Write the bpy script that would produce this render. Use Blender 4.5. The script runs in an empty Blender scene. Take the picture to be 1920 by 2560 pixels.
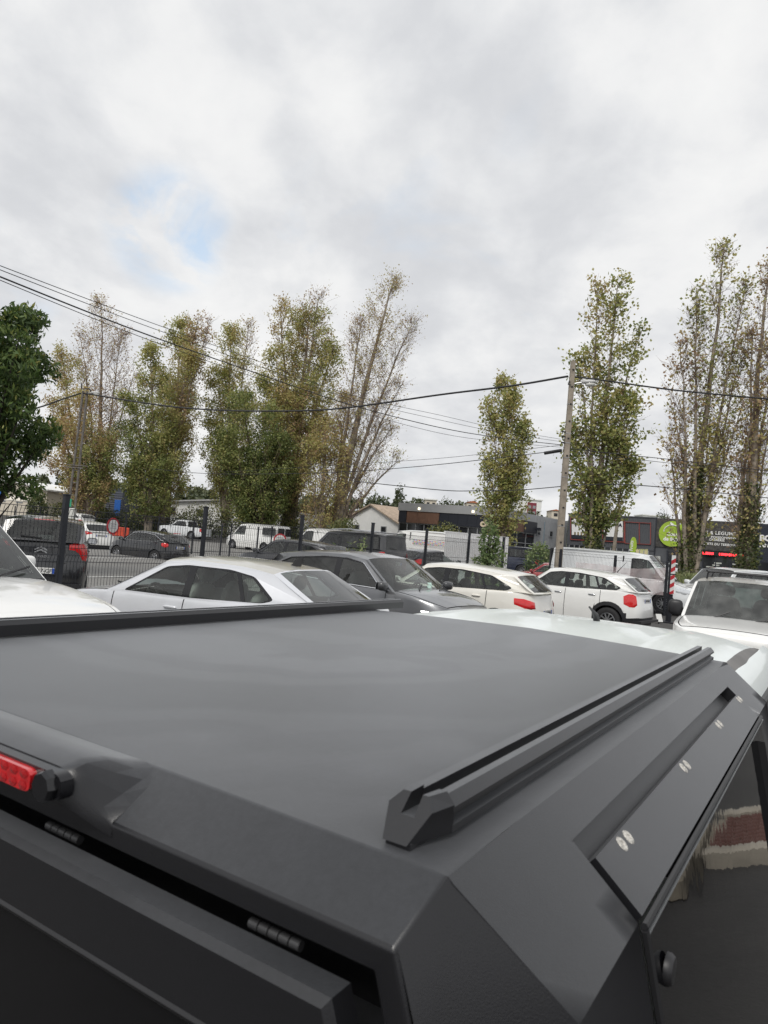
import bpy, bmesh, math, random
import numpy as np
from mathutils import Vector, Matrix
from mathutils.geometry import tessellate_polygon
random.seed(7); RNG = np.random.default_rng(11)
SC = bpy.context.scene
COL = SC.collection
PI = math.pi
R_ = math.radians

# ------------------------------------------------------------------ camera
ZC = 2.07                                   # eye height, just above the canopy roof of the pickup
PITCH, ROLL, FPX = R_(2.1), R_(4.75), 1800.0
F_ = np.array([0, math.cos(PITCH), math.sin(PITCH)])
_r0 = np.array([1.0, 0, 0]); _u0 = np.array([0, -math.sin(PITCH), math.cos(PITCH)])
RT = math.cos(ROLL) * _r0 + math.sin(ROLL) * _u0
UP = -math.sin(ROLL) * _r0 + math.cos(ROLL) * _u0
cam = bpy.data.cameras.new('camera'); cam_o = bpy.data.objects.new('camera', cam); COL.objects.link(cam_o)
cam.sensor_fit = 'VERTICAL'; cam.sensor_height = 36.0; cam.lens = 36.0 * FPX / 2560.0
cam.clip_start = 0.02; cam.clip_end = 4000
M = Matrix.Identity(4)
for i in range(3):
    M[i][0] = RT[i]; M[i][1] = UP[i]; M[i][2] = -F_[i]
M[2][3] = ZC
cam_o.matrix_world = M
cam.dof.use_dof = True; cam.dof.focus_distance = 7.0; cam.dof.aperture_fstop = 13.0
SC.camera = cam_o
def at(px, py, Y):
    """point of the place that a survey mark of the photograph stands for, at depth Y"""
    d = F_ + RT * (px - 960) / FPX + UP * (1280 - py) / FPX
    d = d * (Y / d[1]); return Vector((d[0], d[1], d[2] + ZC))

# ------------------------------------------------------------------ world and sun
def N(nt, typ, **kw):
    n = nt.nodes.new(typ)
    for k, v in kw.items():
        if k == 'inp':
            for a, b in v.items(): n.inputs[a].default_value = b
        else: setattr(n, k, v)
    return n
def L_(nt, a, b): nt.links.new(a, b)
def ramp(nt, fac, stops, interp='LINEAR'):
    n = N(nt, 'ShaderNodeValToRGB'); cr = n.color_ramp; cr.interpolation = interp
    while len(cr.elements) < len(stops): cr.elements.new(0.5)
    for e, (p, c) in zip(cr.elements, stops):
        e.position = p; e.color = (*c, 1) if len(c) == 3 else c
    if fac is not None: L_(nt, fac, n.inputs[0])
    return n
SUN_EL, SUN_AZ = R_(50), R_(205)            # direction the light comes from: behind the photographer, to the left
W = bpy.data.worlds.new('World'); SC.world = W; W.use_nodes = True
nt = W.node_tree; nt.nodes.clear()
out = N(nt, 'ShaderNodeOutputWorld'); bg = N(nt, 'ShaderNodeBackground'); bg.inputs[1].default_value = 0.1
L_(nt, bg.outputs[0], out.inputs[0])
sky = N(nt, 'ShaderNodeTexSky', sky_type='NISHITA', sun_disc=False, sun_elevation=SUN_EL, sun_rotation=SUN_AZ)
tc = N(nt, 'ShaderNodeTexCoord')
sep = N(nt, 'ShaderNodeSeparateXYZ'); L_(nt, tc.outputs['Generated'], sep.inputs[0])
zz = N(nt, 'ShaderNodeMath', operation='MAXIMUM', inp={1: 0.0}); L_(nt, sep.outputs[2], zz.inputs[0])
za = N(nt, 'ShaderNodeMath', operation='ADD', inp={1: 0.30}); L_(nt, zz.outputs[0], za.inputs[0])
dx = N(nt, 'ShaderNodeMath', operation='DIVIDE'); L_(nt, sep.outputs[0], dx.inputs[0]); L_(nt, za.outputs[0], dx.inputs[1])
dy = N(nt, 'ShaderNodeMath', operation='DIVIDE'); L_(nt, sep.outputs[1], dy.inputs[0]); L_(nt, za.outputs[0], dy.inputs[1])
cv = N(nt, 'ShaderNodeCombineXYZ'); L_(nt, dx.outputs[0], cv.inputs[0]); L_(nt, dy.outputs[0], cv.inputs[1])
def cloud_noise(scale, detail, rough, off, dist=0.25):
    mp = N(nt, 'ShaderNodeMapping'); mp.inputs['Location'].default_value = off; mp.inputs['Scale'].default_value = (1.0, 0.8, 1)
    L_(nt, cv.outputs[0], mp.inputs[0])
    n = N(nt, 'ShaderNodeTexNoise', inp={'Scale': scale, 'Detail': detail, 'Roughness': rough, 'Distortion': dist})
    L_(nt, mp.outputs[0], n.inputs['Vector']); return n
n1 = cloud_noise(1.3, 7, 0.50, (3.1, 1.7, 0), 0.15); n2 = cloud_noise(4.2, 8, 0.56, (0.4, 7.7, 0), 0.15)
mixn = N(nt, 'ShaderNodeMath', operation='MULTIPLY_ADD', inp={1: 0.48}); L_(nt, n2.outputs[0], mixn.inputs[0])
m65 = N(nt, 'ShaderNodeMath', operation='MULTIPLY', inp={1: 0.52}); L_(nt, n1.outputs[0], m65.inputs[0]); L_(nt, m65.outputs[0], mixn.inputs[2])
crp = ramp(nt, mixn.outputs[0], [(0.34, (4.95, 5.06, 5.3)), (0.44, (5.6, 5.7, 5.9)), (0.495, (6.25, 6.33, 6.47)), (0.55, (6.95, 6.98, 7.02)), (0.64, (7.5, 7.5, 7.46))])
# thin places of the cloud cover, where blue shows
n3 = cloud_noise(2.3, 6, 0.55, (9.2, 2.3, 0), 0.5)
thin = ramp(nt, n3.outputs[0], [(0.60, (0, 0, 0)), (0.76, (0.34, 0.34, 0.34))])
bd = Vector(tuple(F_ + RT * (425 - 960) / FPX + UP * (1280 - 575) / FPX)).normalized()
dot = N(nt, 'ShaderNodeVectorMath', operation='DOT_PRODUCT'); dot.inputs[1].default_value = bd
nv = N(nt, 'ShaderNodeVectorMath', operation='NORMALIZE'); L_(nt, tc.outputs['Generated'], nv.inputs[0]); L_(nt, nv.outputs[0], dot.inputs[0])
gap = N(nt, 'ShaderNodeMapRange', interpolation_type='SMOOTHERSTEP', inp={1: 0.9958, 2: 0.9997, 3: 0.0, 4: 0.9}); L_(nt, dot.outputs['Value'], gap.inputs[0])
n4 = cloud_noise(5.0, 5, 0.6, (1.2, 4.3, 0), 0.6)
gr = ramp(nt, n4.outputs[0], [(0.44, (0, 0, 0)), (0.66, (0.85, 0.85, 0.85))])
gm = N(nt, 'ShaderNodeMath', operation='MULTIPLY'); L_(nt, gap.outputs[0], gm.inputs[0]); L_(nt, gr.outputs[0], gm.inputs[1])
gs = N(nt, 'ShaderNodeMath', operation='MAXIMUM'); L_(nt, gm.outputs[0], gs.inputs[0]); L_(nt, thin.outputs[0], gs.inputs[1])
skm = N(nt, 'ShaderNodeVectorMath', operation='MULTIPLY_ADD'); skm.inputs[1].default_value = (1.0, 1.0, .95); skm.inputs[2].default_value = (2.6, 3.1, 3.5)
L_(nt, sky.outputs[0], skm.inputs[0])
mx = N(nt, 'ShaderNodeMix', data_type='RGBA'); L_(nt, gs.outputs[0], mx.inputs[0]); L_(nt, crp.outputs[0], mx.inputs[6]); L_(nt, skm.outputs[0], mx.inputs[7])
L_(nt, mx.outputs[2], bg.inputs[0])
sun = bpy.data.lights.new('sun', 'SUN'); sun.energy = 1.5; sun.angle = R_(22); sun.color = (1.0, 0.965, 0.91)
sun_o = bpy.data.objects.new('sun', sun); COL.objects.link(sun_o)
_sd = Vector((math.sin(SUN_AZ) * math.cos(SUN_EL), math.cos(SUN_AZ) * math.cos(SUN_EL), math.sin(SUN_EL)))
sun_o.rotation_euler = _sd.to_track_quat('Z', 'Y').to_euler(); sun_o.location = (0, -20, 40)
SC.view_settings.view_transform = 'Standard'; SC.view_settings.look = 'None'
SC.view_settings.exposure = 0.32; SC.view_settings.gamma = 1.0; SC.view_settings.use_curve_mapping = False
SC.render.engine = 'CYCLES'; SC.cycles.use_denoising = True; SC.cycles.max_bounces = 7; SC.cycles.transparent_max_bounces = 24
SC.cycles.glossy_bounces = 4; SC.cycles.transmission_bounces = 6; SC.cycles.sample_clamp_indirect = 6.0; SC.cycles.caustics_reflective = False

# ------------------------------------------------------------------ materials
MATS = {}
def mat(name, col=(.5, .5, .5), rough=.5, metal=0., coat=0., spec=.5, var=.12, vscale=6., bump=0., bscale=60., col2=None, alpha_noise=None, emit=None, dirt=0., coord='Object'):
    """plain procedural surface: base colour broken up by noise, optional fine relief"""
    if name in MATS: return MATS[name]
    m = bpy.data.materials.new(name); m.use_nodes = True; nt = m.node_tree; b = nt.nodes['Principled BSDF']
    tcn = N(nt, 'ShaderNodeTexCoord')
    nz = N(nt, 'ShaderNodeTexNoise', inp={'Scale': vscale, 'Detail': 5.0, 'Roughness': .6}); L_(nt, tcn.outputs[coord], nz.inputs['Vector'])
    c1 = tuple(max(0, c * (1 - var)) for c in col); c2 = col2 if col2 else tuple(min(1, c * (1 + var)) for c in col)
    rp = ramp(nt, nz.outputs[0], [(.35, c1), (.65, c2)]); src = rp.outputs[0]
    if dirt:
        nd = N(nt, 'ShaderNodeTexNoise', inp={'Scale': 1.7, 'Detail': 8.0, 'Roughness': .7}); L_(nt, tcn.outputs['Object'], nd.inputs['Vector'])
        rd = ramp(nt, nd.outputs[0], [(.45, (0, 0, 0)), (.75, (dirt,) * 3)])
        mxx = N(nt, 'ShaderNodeMix', data_type='RGBA'); L_(nt, rd.outputs[0], mxx.inputs[0]); L_(nt, src, mxx.inputs[6]); mxx.inputs[7].default_value = (.33, .30, .25, 1); src = mxx.outputs[2]
    L_(nt, src, b.inputs['Base Color'])
    b.inputs['Roughness'].default_value = rough; b.inputs['Metallic'].default_value = metal
    b.inputs['Coat Weight'].default_value = coat; b.inputs['Coat Roughness'].default_value = .04; b.inputs['Specular IOR Level'].default_value = spec
    if bump:
        nb = N(nt, 'ShaderNodeTexNoise', inp={'Scale': bscale, 'Detail': 4.0}); L_(nt, tcn.outputs['Object'], nb.inputs['Vector'])
        bp = N(nt, 'ShaderNodeBump', inp={'Strength': bump, 'Distance': .01}); L_(nt, nb.outputs[0], bp.inputs['Height']); L_(nt, bp.outputs[0], b.inputs['Normal'])
    if emit:
        b.inputs['Emission Color'].default_value = (*emit[0], 1); b.inputs['Emission Strength'].default_value = emit[1]
    MATS[name] = m; return m
def paint(name, col, metal=0., dirt=.10, rough=.32, coat=.9):
    return mat(name, col, rough, metal, coat=coat, var=.03, vscale=1.3, dirt=dirt)
def glass(name, tint=(.62, .70, .66), refl=1.0, haze=.10):
    if name in MATS: return MATS[name]
    m = bpy.data.materials.new(name); m.use_nodes = True; nt = m.node_tree; nt.nodes.clear()
    o = N(nt, 'ShaderNodeOutputMaterial'); t = N(nt, 'ShaderNodeBsdfTransparent'); t.inputs[0].default_value = (*tint, 1)
    g = N(nt, 'ShaderNodeBsdfGlossy'); g.inputs['Roughness'].default_value = .015; g.inputs[0].default_value = (refl, refl, refl, 1)
    d = N(nt, 'ShaderNodeBsdfDiffuse'); d.inputs[0].default_value = (.45, .46, .44, 1)
    fr = N(nt, 'ShaderNodeFresnel', inp={'IOR': 1.55}); mx = N(nt, 'ShaderNodeMixShader'); mx2 = N(nt, 'ShaderNodeMixShader')
    tcn = N(nt, 'ShaderNodeTexCoord'); nz = N(nt, 'ShaderNodeTexNoise', inp={'Scale': 3.0, 'Detail': 6.0}); L_(nt, tcn.outputs['Object'], nz.inputs['Vector'])
    rp = ramp(nt, nz.outputs[0], [(.4, (haze * .3,) * 3), (.75, (haze,) * 3)])
    L_(nt, rp.outputs[0], mx2.inputs[0]); L_(nt, t.outputs[0], mx2.inputs[1]); L_(nt, d.outputs[0], mx2.inputs[2])
    L_(nt, fr.outputs[0], mx.inputs[0]); L_(nt, mx2.outputs[0], mx.inputs[1]); L_(nt, g.outputs[0], mx.inputs[2]); L_(nt, mx.outputs[0], o.inputs[0])
    MATS[name] = m; return m
GL = glass('car_glass', (.80, .87, .83)); GLD = glass('privacy_glass', (.06, .07, .07)); GLM = glass('tinted_glass', (.34, .40, .38)); GLH = glass('sky_dust_screen', (.30, .36, .34), haze=.26)  # last one: sky reflection put into its pale haze, along with dust
BLK = mat('black_plastic', (.018, .018, .02), .45); TRIM = mat('gloss_black_trim', (.012, .012, .014), .18); RUB = mat('tyre_rubber', (.02, .02, .021), .8, bump=.2)
CHR = mat('chrome', (.75, .76, .78), .15, 1.0, var=.02); ALU = mat('alloy', (.55, .56, .58), .3, .9, var=.05); SEAT = mat('seat_dark', (.05, .05, .055), .85, bump=.1); SEATG = mat('seat_grey', (.30, .31, .30), .85, bump=.1)
RED = mat('tail_lens_red', (.62, .012, .012), .12, coat=1., var=.12, vscale=30); CLR = mat('lamp_clear', (.72, .74, .76), .1, .5, coat=1., vscale=20); ORG = mat('lamp_amber', (.75, .22, .02), .15, coat=1.)
PLT = mat('plate_white', (.72, .72, .70), .4, var=.03); PLB = mat('plate_blue', (.02, .08, .42), .4); INK = mat('plate_ink', (.015, .015, .018), .5)
WHT = paint('paint_white', (.74, .74, .71)); DARKIN = mat('cabin_dark', (.03, .03, .032), .85)

# ------------------------------------------------------------------ mesh helpers
class MB:
    def __init__(s): s.v = []; s.f = []; s.m = []
    def add(s, vs, fs, m=0):
        o = len(s.v); s.v += [tuple(map(float, p)) for p in vs]; s.f += [tuple(i + o for i in f) for f in fs]; s.m += [m] * len(fs); return s
    def grid(s, P, m=0, flip=False, closed=False):
        n, k = len(P), len(P[0]); vs = [p for row in P for p in row]; fs = []
        for i in range(n - 1):
            for j in range(k if closed else k - 1):
                q = (i * k + j, i * k + (j + 1) % k, (i + 1) * k + (j + 1) % k, (i + 1) * k + j)
                fs.append(q[::-1] if flip else q)
        return s.add(vs, fs, m)
    def box(s, c, d, rz=0., m=0, ry=0., rx=0., bev=0.):
        E_ = Matrix.Rotation(rz, 3, 'Z') @ Matrix.Rotation(ry, 3, 'Y') @ Matrix.Rotation(rx, 3, 'X'); hx, hy, hz = d[0] / 2, d[1] / 2, d[2] / 2
        if bev <= 0:
            vs = [Vector(c) + E_ @ Vector((a * hx, b * hy, e * hz)) for a in (-1, 1) for b in (-1, 1) for e in (-1, 1)]
            return s.add(vs, [(0, 1, 3, 2), (4, 6, 7, 5), (0, 4, 5, 1), (2, 3, 7, 6), (0, 2, 6, 4), (1, 5, 7, 3)], m)
        vs = []; b = min(bev, hx * .9, hy * .9, hz * .9)
        for z, i in ((-hz, b), (-hz + b, 0), (hz - b, 0), (hz, b)):
            X, Y = hx - i, hy - i
            vs += [(X - b, -Y, z), (X, -Y + b, z), (X, Y - b, z), (X - b, Y, z), (-X + b, Y, z), (-X, Y - b, z), (-X, -Y + b, z), (-X + b, -Y, z)]
        fs = [tuple(range(7, -1, -1)), tuple(range(24, 32))] + [(r * 8 + j, r * 8 + (j + 1) % 8, r * 8 + 8 + (j + 1) % 8, r * 8 + 8 + j) for r in range(3) for j in range(8)]
        return s.add([Vector(c) + E_ @ Vector(p) for p in vs], fs, m)
    def tube(s, pts, r, n=6, m=0, cap=True):
        pts = [Vector(p) for p in pts]; rs = r if hasattr(r, '__len__') else [r] * len(pts); rows = []
        for i, p in enumerate(pts):
            t = (pts[min(i + 1, len(pts) - 1)] - pts[max(i - 1, 0)])
            if t.length < 1e-9: t = Vector((0, 0, 1))
            t.normalize(); a = t.cross(Vector((0, 0, 1)) if abs(t.z) < .9 else Vector((1, 0, 0))).normalized(); b = t.cross(a)
            rows.append([p + (a * math.cos(2 * PI * k / n) + b * math.sin(2 * PI * k / n)) * rs[i] for k in range(n)])
        s.grid(rows, m, closed=True)
        if cap:
            s.add(rows[0], [tuple(range(n))], m); s.add(rows[-1], [tuple(range(n - 1, -1, -1))], m)
        return s
    def lathe(s, prof, n=20, axis='z', c=(0, 0, 0), m=0):
        rows = []
        for r, h in prof:
            row = []
            for k in range(n):
                a = 2 * PI * k / n; x, y = r * math.cos(a), r * math.sin(a)
                p = {'z': (x, y, h), 'y': (x, h, y), 'x': (h, x, y)}[axis]; row.append((p[0] + c[0], p[1] + c[1], p[2] + c[2]))
            rows.append(row)
        return s.grid(rows, m, closed=True)
    def sell(s, c, d, n=3.5, nu=12, nv=8, m=0, E_=None):
        """rounded block (superellipsoid) of full size d"""
        rows = []; e = 2.0 / n; P = lambda w: math.copysign(abs(w) ** e, w)
        for i in range(nv + 1):
            a = -PI / 2 + PI * i / nv
            row = []
            for j in range(nu):
                b = 2 * PI * j / nu
                p = Vector((d[0] / 2 * P(math.cos(a)) * P(math.cos(b)), d[1] / 2 * P(math.cos(a)) * P(math.sin(b)), d[2] / 2 * P(math.sin(a))))
                row.append(Vector(c) + (E_ @ p if E_ else p))
            rows.append(row)
        return s.grid(rows, m, closed=True)
    def prism(s, poly, a, b, fn, m=0):
        """polygon in 2-D extruded between offsets a and b; fn(u,v,w) -> point"""
        n = len(poly); tri = [tuple(t) for t in tessellate_polygon([[Vector((p[0], p[1], 0)) for p in poly]])]
        s.add([fn(p[0], p[1], a) for p in poly] + [fn(p[0], p[1], b) for p in poly], [t[::-1] for t in tri] + [tuple(i + n for i in t) for t in tri] + [(i, (i + 1) % n, (i + 1) % n + n, i + n) for i in range(n)], m); return s
    def holes(s, polys, fn, m=0):
        fl = [p for q in polys for p in q]; tri = tessellate_polygon([[Vector((p[0], p[1], 0)) for p in q] for q in polys])
        return s.add([fn(*p) for p in fl], [tuple(t) for t in tri], m)
    def mesh(s, name, sm=40., weld=True):
        me = bpy.data.meshes.new(name); me.from_pydata(s.v, [], s.f)
        if any(s.m): me.polygons.foreach_set('material_index', s.m)
        me.validate(); 
        bm = bmesh.new(); bm.from_mesh(me)
        if weld: bmesh.ops.remove_doubles(bm, verts=bm.verts, dist=2e-4)
        bmesh.ops.recalc_face_normals(bm, faces=bm.faces); bm.to_mesh(me); bm.free()
        if sm:
            me.polygons.foreach_set('use_smooth', [True] * len(me.polygons)); me.set_sharp_from_angle(angle=R_(sm))
        return me
def obj(name, mb, mats, parent=None, sm=40., weld=True):
    me = mb if isinstance(mb, bpy.types.Mesh) else mb.mesh(name, sm, weld)
    if not me.materials:
        for m in (mats if isinstance(mats, (list, tuple)) else [mats]): me.materials.append(m)
    o = bpy.data.objects.new(name, me); COL.objects.link(o)
    if parent: o.parent = parent
    return o
def tag(o, label=None, cat=None, group=None, kind=None):
    if label: o['label'] = label
    if cat: o['category'] = cat
    if group: o['group'] = group
    if kind: o['kind'] = kind
    return o
def thing(name, label, cat, loc=(0, 0, 0), rz=0., group=None):
    o = bpy.data.objects.new(name, None); COL.objects.link(o); o.location = loc; o.rotation_euler = (0, 0, rz); o.empty_display_size = .3
    return tag(o, label, cat, group)
def copy_tree(o, parent=None):
    c = o.copy(); COL.objects.link(c)
    if parent: c.parent = parent
    for ch in o.children: copy_tree(ch, c)
    return c
def rnd(poly, r, n=3):
    """polygon with its corners rounded"""
    o = []; K = len(poly)
    for i in range(K):
        a, b, c = (Vector(poly[(i + k - 1) % K]) for k in range(3)); rr = r[i] if hasattr(r, '__len__') else r
        d1, d2 = (a - b), (c - b); q = min(rr, d1.length * .45, d2.length * .45)
        if q < 1e-4: o.append(tuple(b)); continue
        p1, p2 = b + d1.normalized() * q, b + d2.normalized() * q
        for k in range(n + 1):
            t = k / n; o.append(tuple(p1 * (1 - t) ** 2 + b * 2 * t * (1 - t) + p2 * t * t))
    return o
def text_mesh(txt, size, depth=.01, bold=0., sx=1., align='LEFT', space=1.):
    cu = bpy.data.curves.new('txt', 'FONT'); cu.body = txt; cu.size = size; cu.extrude = depth; cu.offset = bold; cu.align_x = align; cu.space_character = space; cu.resolution_u = 3
    o = bpy.data.objects.new('txt', cu); COL.objects.link(o); dg = bpy.context.evaluated_depsgraph_get()
    me = bpy.data.meshes.new_from_object(o.evaluated_get(dg)); bpy.data.objects.remove(o); bpy.data.curves.remove(cu)
    if sx != 1.:
        for v in me.vertices: v.co.x *= sx
    return me
def text(name, txt, size, m, loc, ex, ey, parent=None, **kw):
    """flat lettering: ex reading direction, ey up direction"""
    me = text_mesh(txt, size, **kw); me.materials.clear(); me.materials.append(m)
    ex, ey = Vector(ex).normalized(), Vector(ey).normalized(); ez = ex.cross(ey)
    me.transform(Matrix(((ex.x, ey.x, ez.x, loc[0]), (ex.y, ey.y, ez.y, loc[1]), (ex.z, ey.z, ez.z, loc[2]), (0, 0, 0, 1))))
    o = bpy.data.objects.new(name, me); COL.objects.link(o)
    if parent: o.parent = parent
    return o
def ss(x, a, b): t = min(1, max(0, (x - a) / (b - a))); return t * t * (3 - 2 * t)
YAW = R_(32.5)                                # the pickup and the fence run this far to the right of the view axis
FW = Vector((math.sin(YAW), math.cos(YAW), 0)); LF = Vector((-math.cos(YAW), math.sin(YAW), 0))
def G(x, y):
    d = math.hypot(x, y)
    return .19 * ss(d, 5, 9) + float(np.interp(d, [0, 12, 30, 50, 75, 92, 130, 400], [0, 0, .12, .2, .32, .98, 1.6, 3.]))
# ------------------------------------------------------------------ ground
def ground_mat(name, c1, c2, c3, sc=.35):
    m = bpy.data.materials.new(name); m.use_nodes = True; nt = m.node_tree; b = nt.nodes['Principled BSDF']
    t = N(nt, 'ShaderNodeTexCoord')
    a = N(nt, 'ShaderNodeTexNoise', inp={'Scale': sc, 'Detail': 8., 'Roughness': .65}); f = N(nt, 'ShaderNodeTexNoise', inp={'Scale': 90., 'Detail': 3.}); v = N(nt, 'ShaderNodeTexVoronoi', inp={'Scale': 70.})
    for k in (a, f, v): L_(nt, t.outputs['Object'], k.inputs['Vector'])
    r = ramp(nt, a.outputs[0], [(.3, c1), (.5, c2), (.7, c3)]); r2 = ramp(nt, f.outputs[0], [(.35, (.75,) * 3), (.7, (1.25,) * 3)])
    mm = N(nt, 'ShaderNodeMix', data_type='RGBA', blend_type='MULTIPLY'); mm.inputs[0].default_value = 1.; L_(nt, r.outputs[0], mm.inputs[6]); L_(nt, r2.outputs[0], mm.inputs[7])
    L_(nt, mm.outputs[2], b.inputs['Base Color']); b.inputs['Roughness'].default_value = .9
    bp = N(nt, 'ShaderNodeBump', inp={'Strength': .5, 'Distance': .01}); L_(nt, v.outputs['Distance'], bp.inputs['Height']); L_(nt, bp.outputs[0], b.inputs['Normal'])
    return m
ASPH = ground_mat('asphalt', (.036, .035, .034), (.052, .050, .048), (.078, .076, .073))
LIGHTASPH = ground_mat('worn_asphalt', (.17, .165, .155), (.215, .21, .20), (.26, .255, .24))
rads = [0, 1.5, 3, 4.5, 6, 7.5, 9, 11, 13, 16, 20, 25, 30, 36, 43, 50, 60, 70, 80, 88, 95, 110, 130, 180, 260, 400, 800, 1800]
mb = MB(); rows = []
for r in rads: rows.append([(r * math.cos(2 * PI * k / 72), r * math.sin(2 * PI * k / 72), G(r, 0)) for k in range(72)])
mb.grid(rows, closed=True)
g_o = tag(obj('ground', mb, ASPH, sm=60), kind='structure')
def sheet(name, pts, dz, m, kind='structure', n=10):
    """four-cornered surface laid dz above the ground"""
    P = [Vector((p[0], p[1], 0)) for p in pts]; rows = []
    for i in range(n + 1):
        row = []
        for j in range(n + 1):
            s, t = i / n, j / n; q = (P[0] * (1 - s) + P[1] * s) * (1 - t) + (P[3] * (1 - s) + P[2] * s) * t; row.append((q.x, q.y, G(q.x, q.y) + dz))
        rows.append(row)
    return tag(obj(name, MB().grid(rows), m, sm=60), kind=kind)
# the yard beyond the fence is paler, older asphalt
FP0 = Vector((-4.19, 9.5, 0)); FD = Vector((math.cos(R_(58)), math.sin(R_(58)), 0)); FN = Vector((-FD.y, FD.x, 0))
def on_fence(s, n=0.): p = FP0 + FD * s + FN * n; return (p.x, p.y)
sheet('yard_surface', [on_fence(-9, .25), on_fence(34, .25), on_fence(46, 34), on_fence(-9, 60)], .03, LIGHTASPH, n=26)
LINE = mat('road_paint', (.62, .62, .60), .7, var=.25, vscale=9)
for s0, n0, s1, n1 in ((6, 9, 26, 9.0), (9, 16, 32, 16)):
    d = .07
    sheet('road_marking', [on_fence(s0, n0), on_fence(s1, n1), on_fence(s1, n1 + d * 2), on_fence(s0, n0 + d * 2)], .05, LINE, n=12)
# kerbed island with red pavers to the right of the pickup (seen mirrored in its side glass)
def TW(u, v, z=0.): p = FW * u + LF * v; return Vector((p.x, p.y, z))
CONC = mat('pale_concrete', (.26, .23, .18), .85, var=.2, vscale=5, bump=.3); PAVE = mat('red_paver', (.11, .045, .034), .85, var=.3, vscale=14, bump=.3); KERB = mat('kerb_concrete', (.33, .30, .25), .85, var=.15, bump=.3)
zi = G(*TW(6.6, -1.2)[:2])
ped = tag(obj('traffic_island', MB().box(TW(6.55, -1.78, zi + .03), (1.5, 1.1, .16), PI / 2 - YAW, bev=.02), CONC), kind='structure')
for uu in (6.42, 7.52):
    obj('kerb', MB().box(TW(uu, -.55, zi + .035) , (.13, 1.28, .17), PI / 2 - YAW, bev=.02), KERB, ped)
obj('paver_bed', MB().box(TW(6.97, -.55, zi), (.95, 1.28, .14), PI / 2 - YAW), CONC, ped)
pv = MB().box((0, 0, 0), (.098, .098, .05), 0, bev=.006).mesh('paver')
for i in range(9):
    for j in range(11):
        o = obj('paver', pv, PAVE, ped); o.location = TW(6.55 + i * .105, -1.09 + j * .108, zi + .062 + random.uniform(-.002, .002)); o.rotation_euler = (0, 0, PI / 2 - YAW)
bo = thing('bollard', 'dark iron bollard on the kerbed island, mirrored in the side glass', 'bollard', TW(7.0, -1.55, zi + .1))
obj('post', MB().lathe([(.0, 0), (.055, 0), (.055, .75), (.065, .76), (.065, .82), (.03, .87), (0, .87)], 14), BLK, bo)
obj('base', MB().lathe([(.0, .001), (.11, .001), (.11, .03), (.06, .05), (0, .05)], 14), BLK, bo)

# ------------------------------------------------------------------ the pickup with its black canopy (foreground)
CV = .92
pk = thing('pickup_truck', 'white pickup with matte black canopy and roof rails, closest to the viewer', 'pickup', TW(3.1, CV, 0), PI / 2 - YAW)
def T(u, v, z): return (u - 3.1, v - CV, z)
def Ts(u, v, z): return (u - 3.1, CV - v, z)                # mirrored across the centre line
# matte textured coating with faint wiped swirls of dust
cm = bpy.data.materials.new('matte_black_coating'); cm.use_nodes = True; nt = cm.node_tree; b = nt.nodes['Principled BSDF']
t = N(nt, 'ShaderNodeTexCoord'); mp = N(nt, 'ShaderNodeMapping'); mp.inputs['Location'].default_value = (1.2, -.3, 0); mp.inputs['Rotation'].default_value = (0, 0, .35); mp.inputs['Scale'].default_value = (1., 1.5, 1); L_(nt, t.outputs['Object'], mp.inputs[0])
wv = N(nt, 'ShaderNodeTexWave', wave_type='RINGS', rings_direction='SPHERICAL', inp={'Scale': .55, 'Distortion': 2.6, 'Detail': 3., 'Detail Scale': 1.2, 'Detail Roughness': .5}); L_(nt, mp.outputs[0], wv.inputs['Vector'])
nz = N(nt, 'ShaderNodeTexNoise', inp={'Scale': 1.6, 'Detail': 6., 'Distortion': 1.2}); L_(nt, mp.outputs[0], nz.inputs['Vector'])
ad = N(nt, 'ShaderNodeMath', operation='MULTIPLY'); L_(nt, wv.outputs[1], ad.inputs[0]); L_(nt, nz.outputs[0], ad.inputs[1])
fine = N(nt, 'ShaderNodeTexNoise', inp={'Scale': 700., 'Detail': 2.}); L_(nt, t.outputs['Object'], fine.inputs['Vector'])
mid = N(nt, 'ShaderNodeTexNoise', inp={'Scale': 9., 'Detail': 7., 'Roughness': .7}); L_(nt, t.outputs['Object'], mid.inputs['Vector'])
rc = ramp(nt, ad.outputs[0], [(.05, (.027, .0285, .032)), (.55, (.041, .0425, .047))]); gr2 = N(nt, 'ShaderNodeTexNoise', inp={'Scale': 130., 'Detail': 6., 'Roughness': .8}); L_(nt, t.outputs['Object'], gr2.inputs['Vector']); mxg = N(nt, 'ShaderNodeMath', operation='MULTIPLY_ADD', inp={1: .55, 2: 0.}); L_(nt, gr2.outputs[0], mxg.inputs[0]); md2 = N(nt, 'ShaderNodeMath', operation='MULTIPLY', inp={1: .45}); L_(nt, mid.outputs[0], md2.inputs[0]); L_(nt, md2.outputs[0], mxg.inputs[2])
rm = ramp(nt, mxg.outputs[0], [(.36, (.74,) * 3), (.64, (1.28,) * 3)])
mu = N(nt, 'ShaderNodeMix', data_type='RGBA', blend_type='MULTIPLY'); mu.inputs[0].default_value = 1; L_(nt, rc.outputs[0], mu.inputs[6]); L_(nt, rm.outputs[0], mu.inputs[7]); rr = ramp(nt, ad.outputs[0], [(.05, (.42,) * 3), (.55, (.47,) * 3)])
b.inputs['Specular IOR Level'].default_value = .5; b.inputs['Sheen Weight'].default_value = 1.0; b.inputs['Sheen Roughness'].default_value = .38; b.inputs['Sheen Tint'].default_value = (.9, .92, .95, 1)
sw_ = ramp(nt, ad.outputs[0], [(.10, (.52,) * 3), (.17, (.60,) * 3), (.30, (.58,) * 3), (.325, (.53,) * 3), (.45, (.55,) * 3), (.52, (.62,) * 3)])
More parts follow.
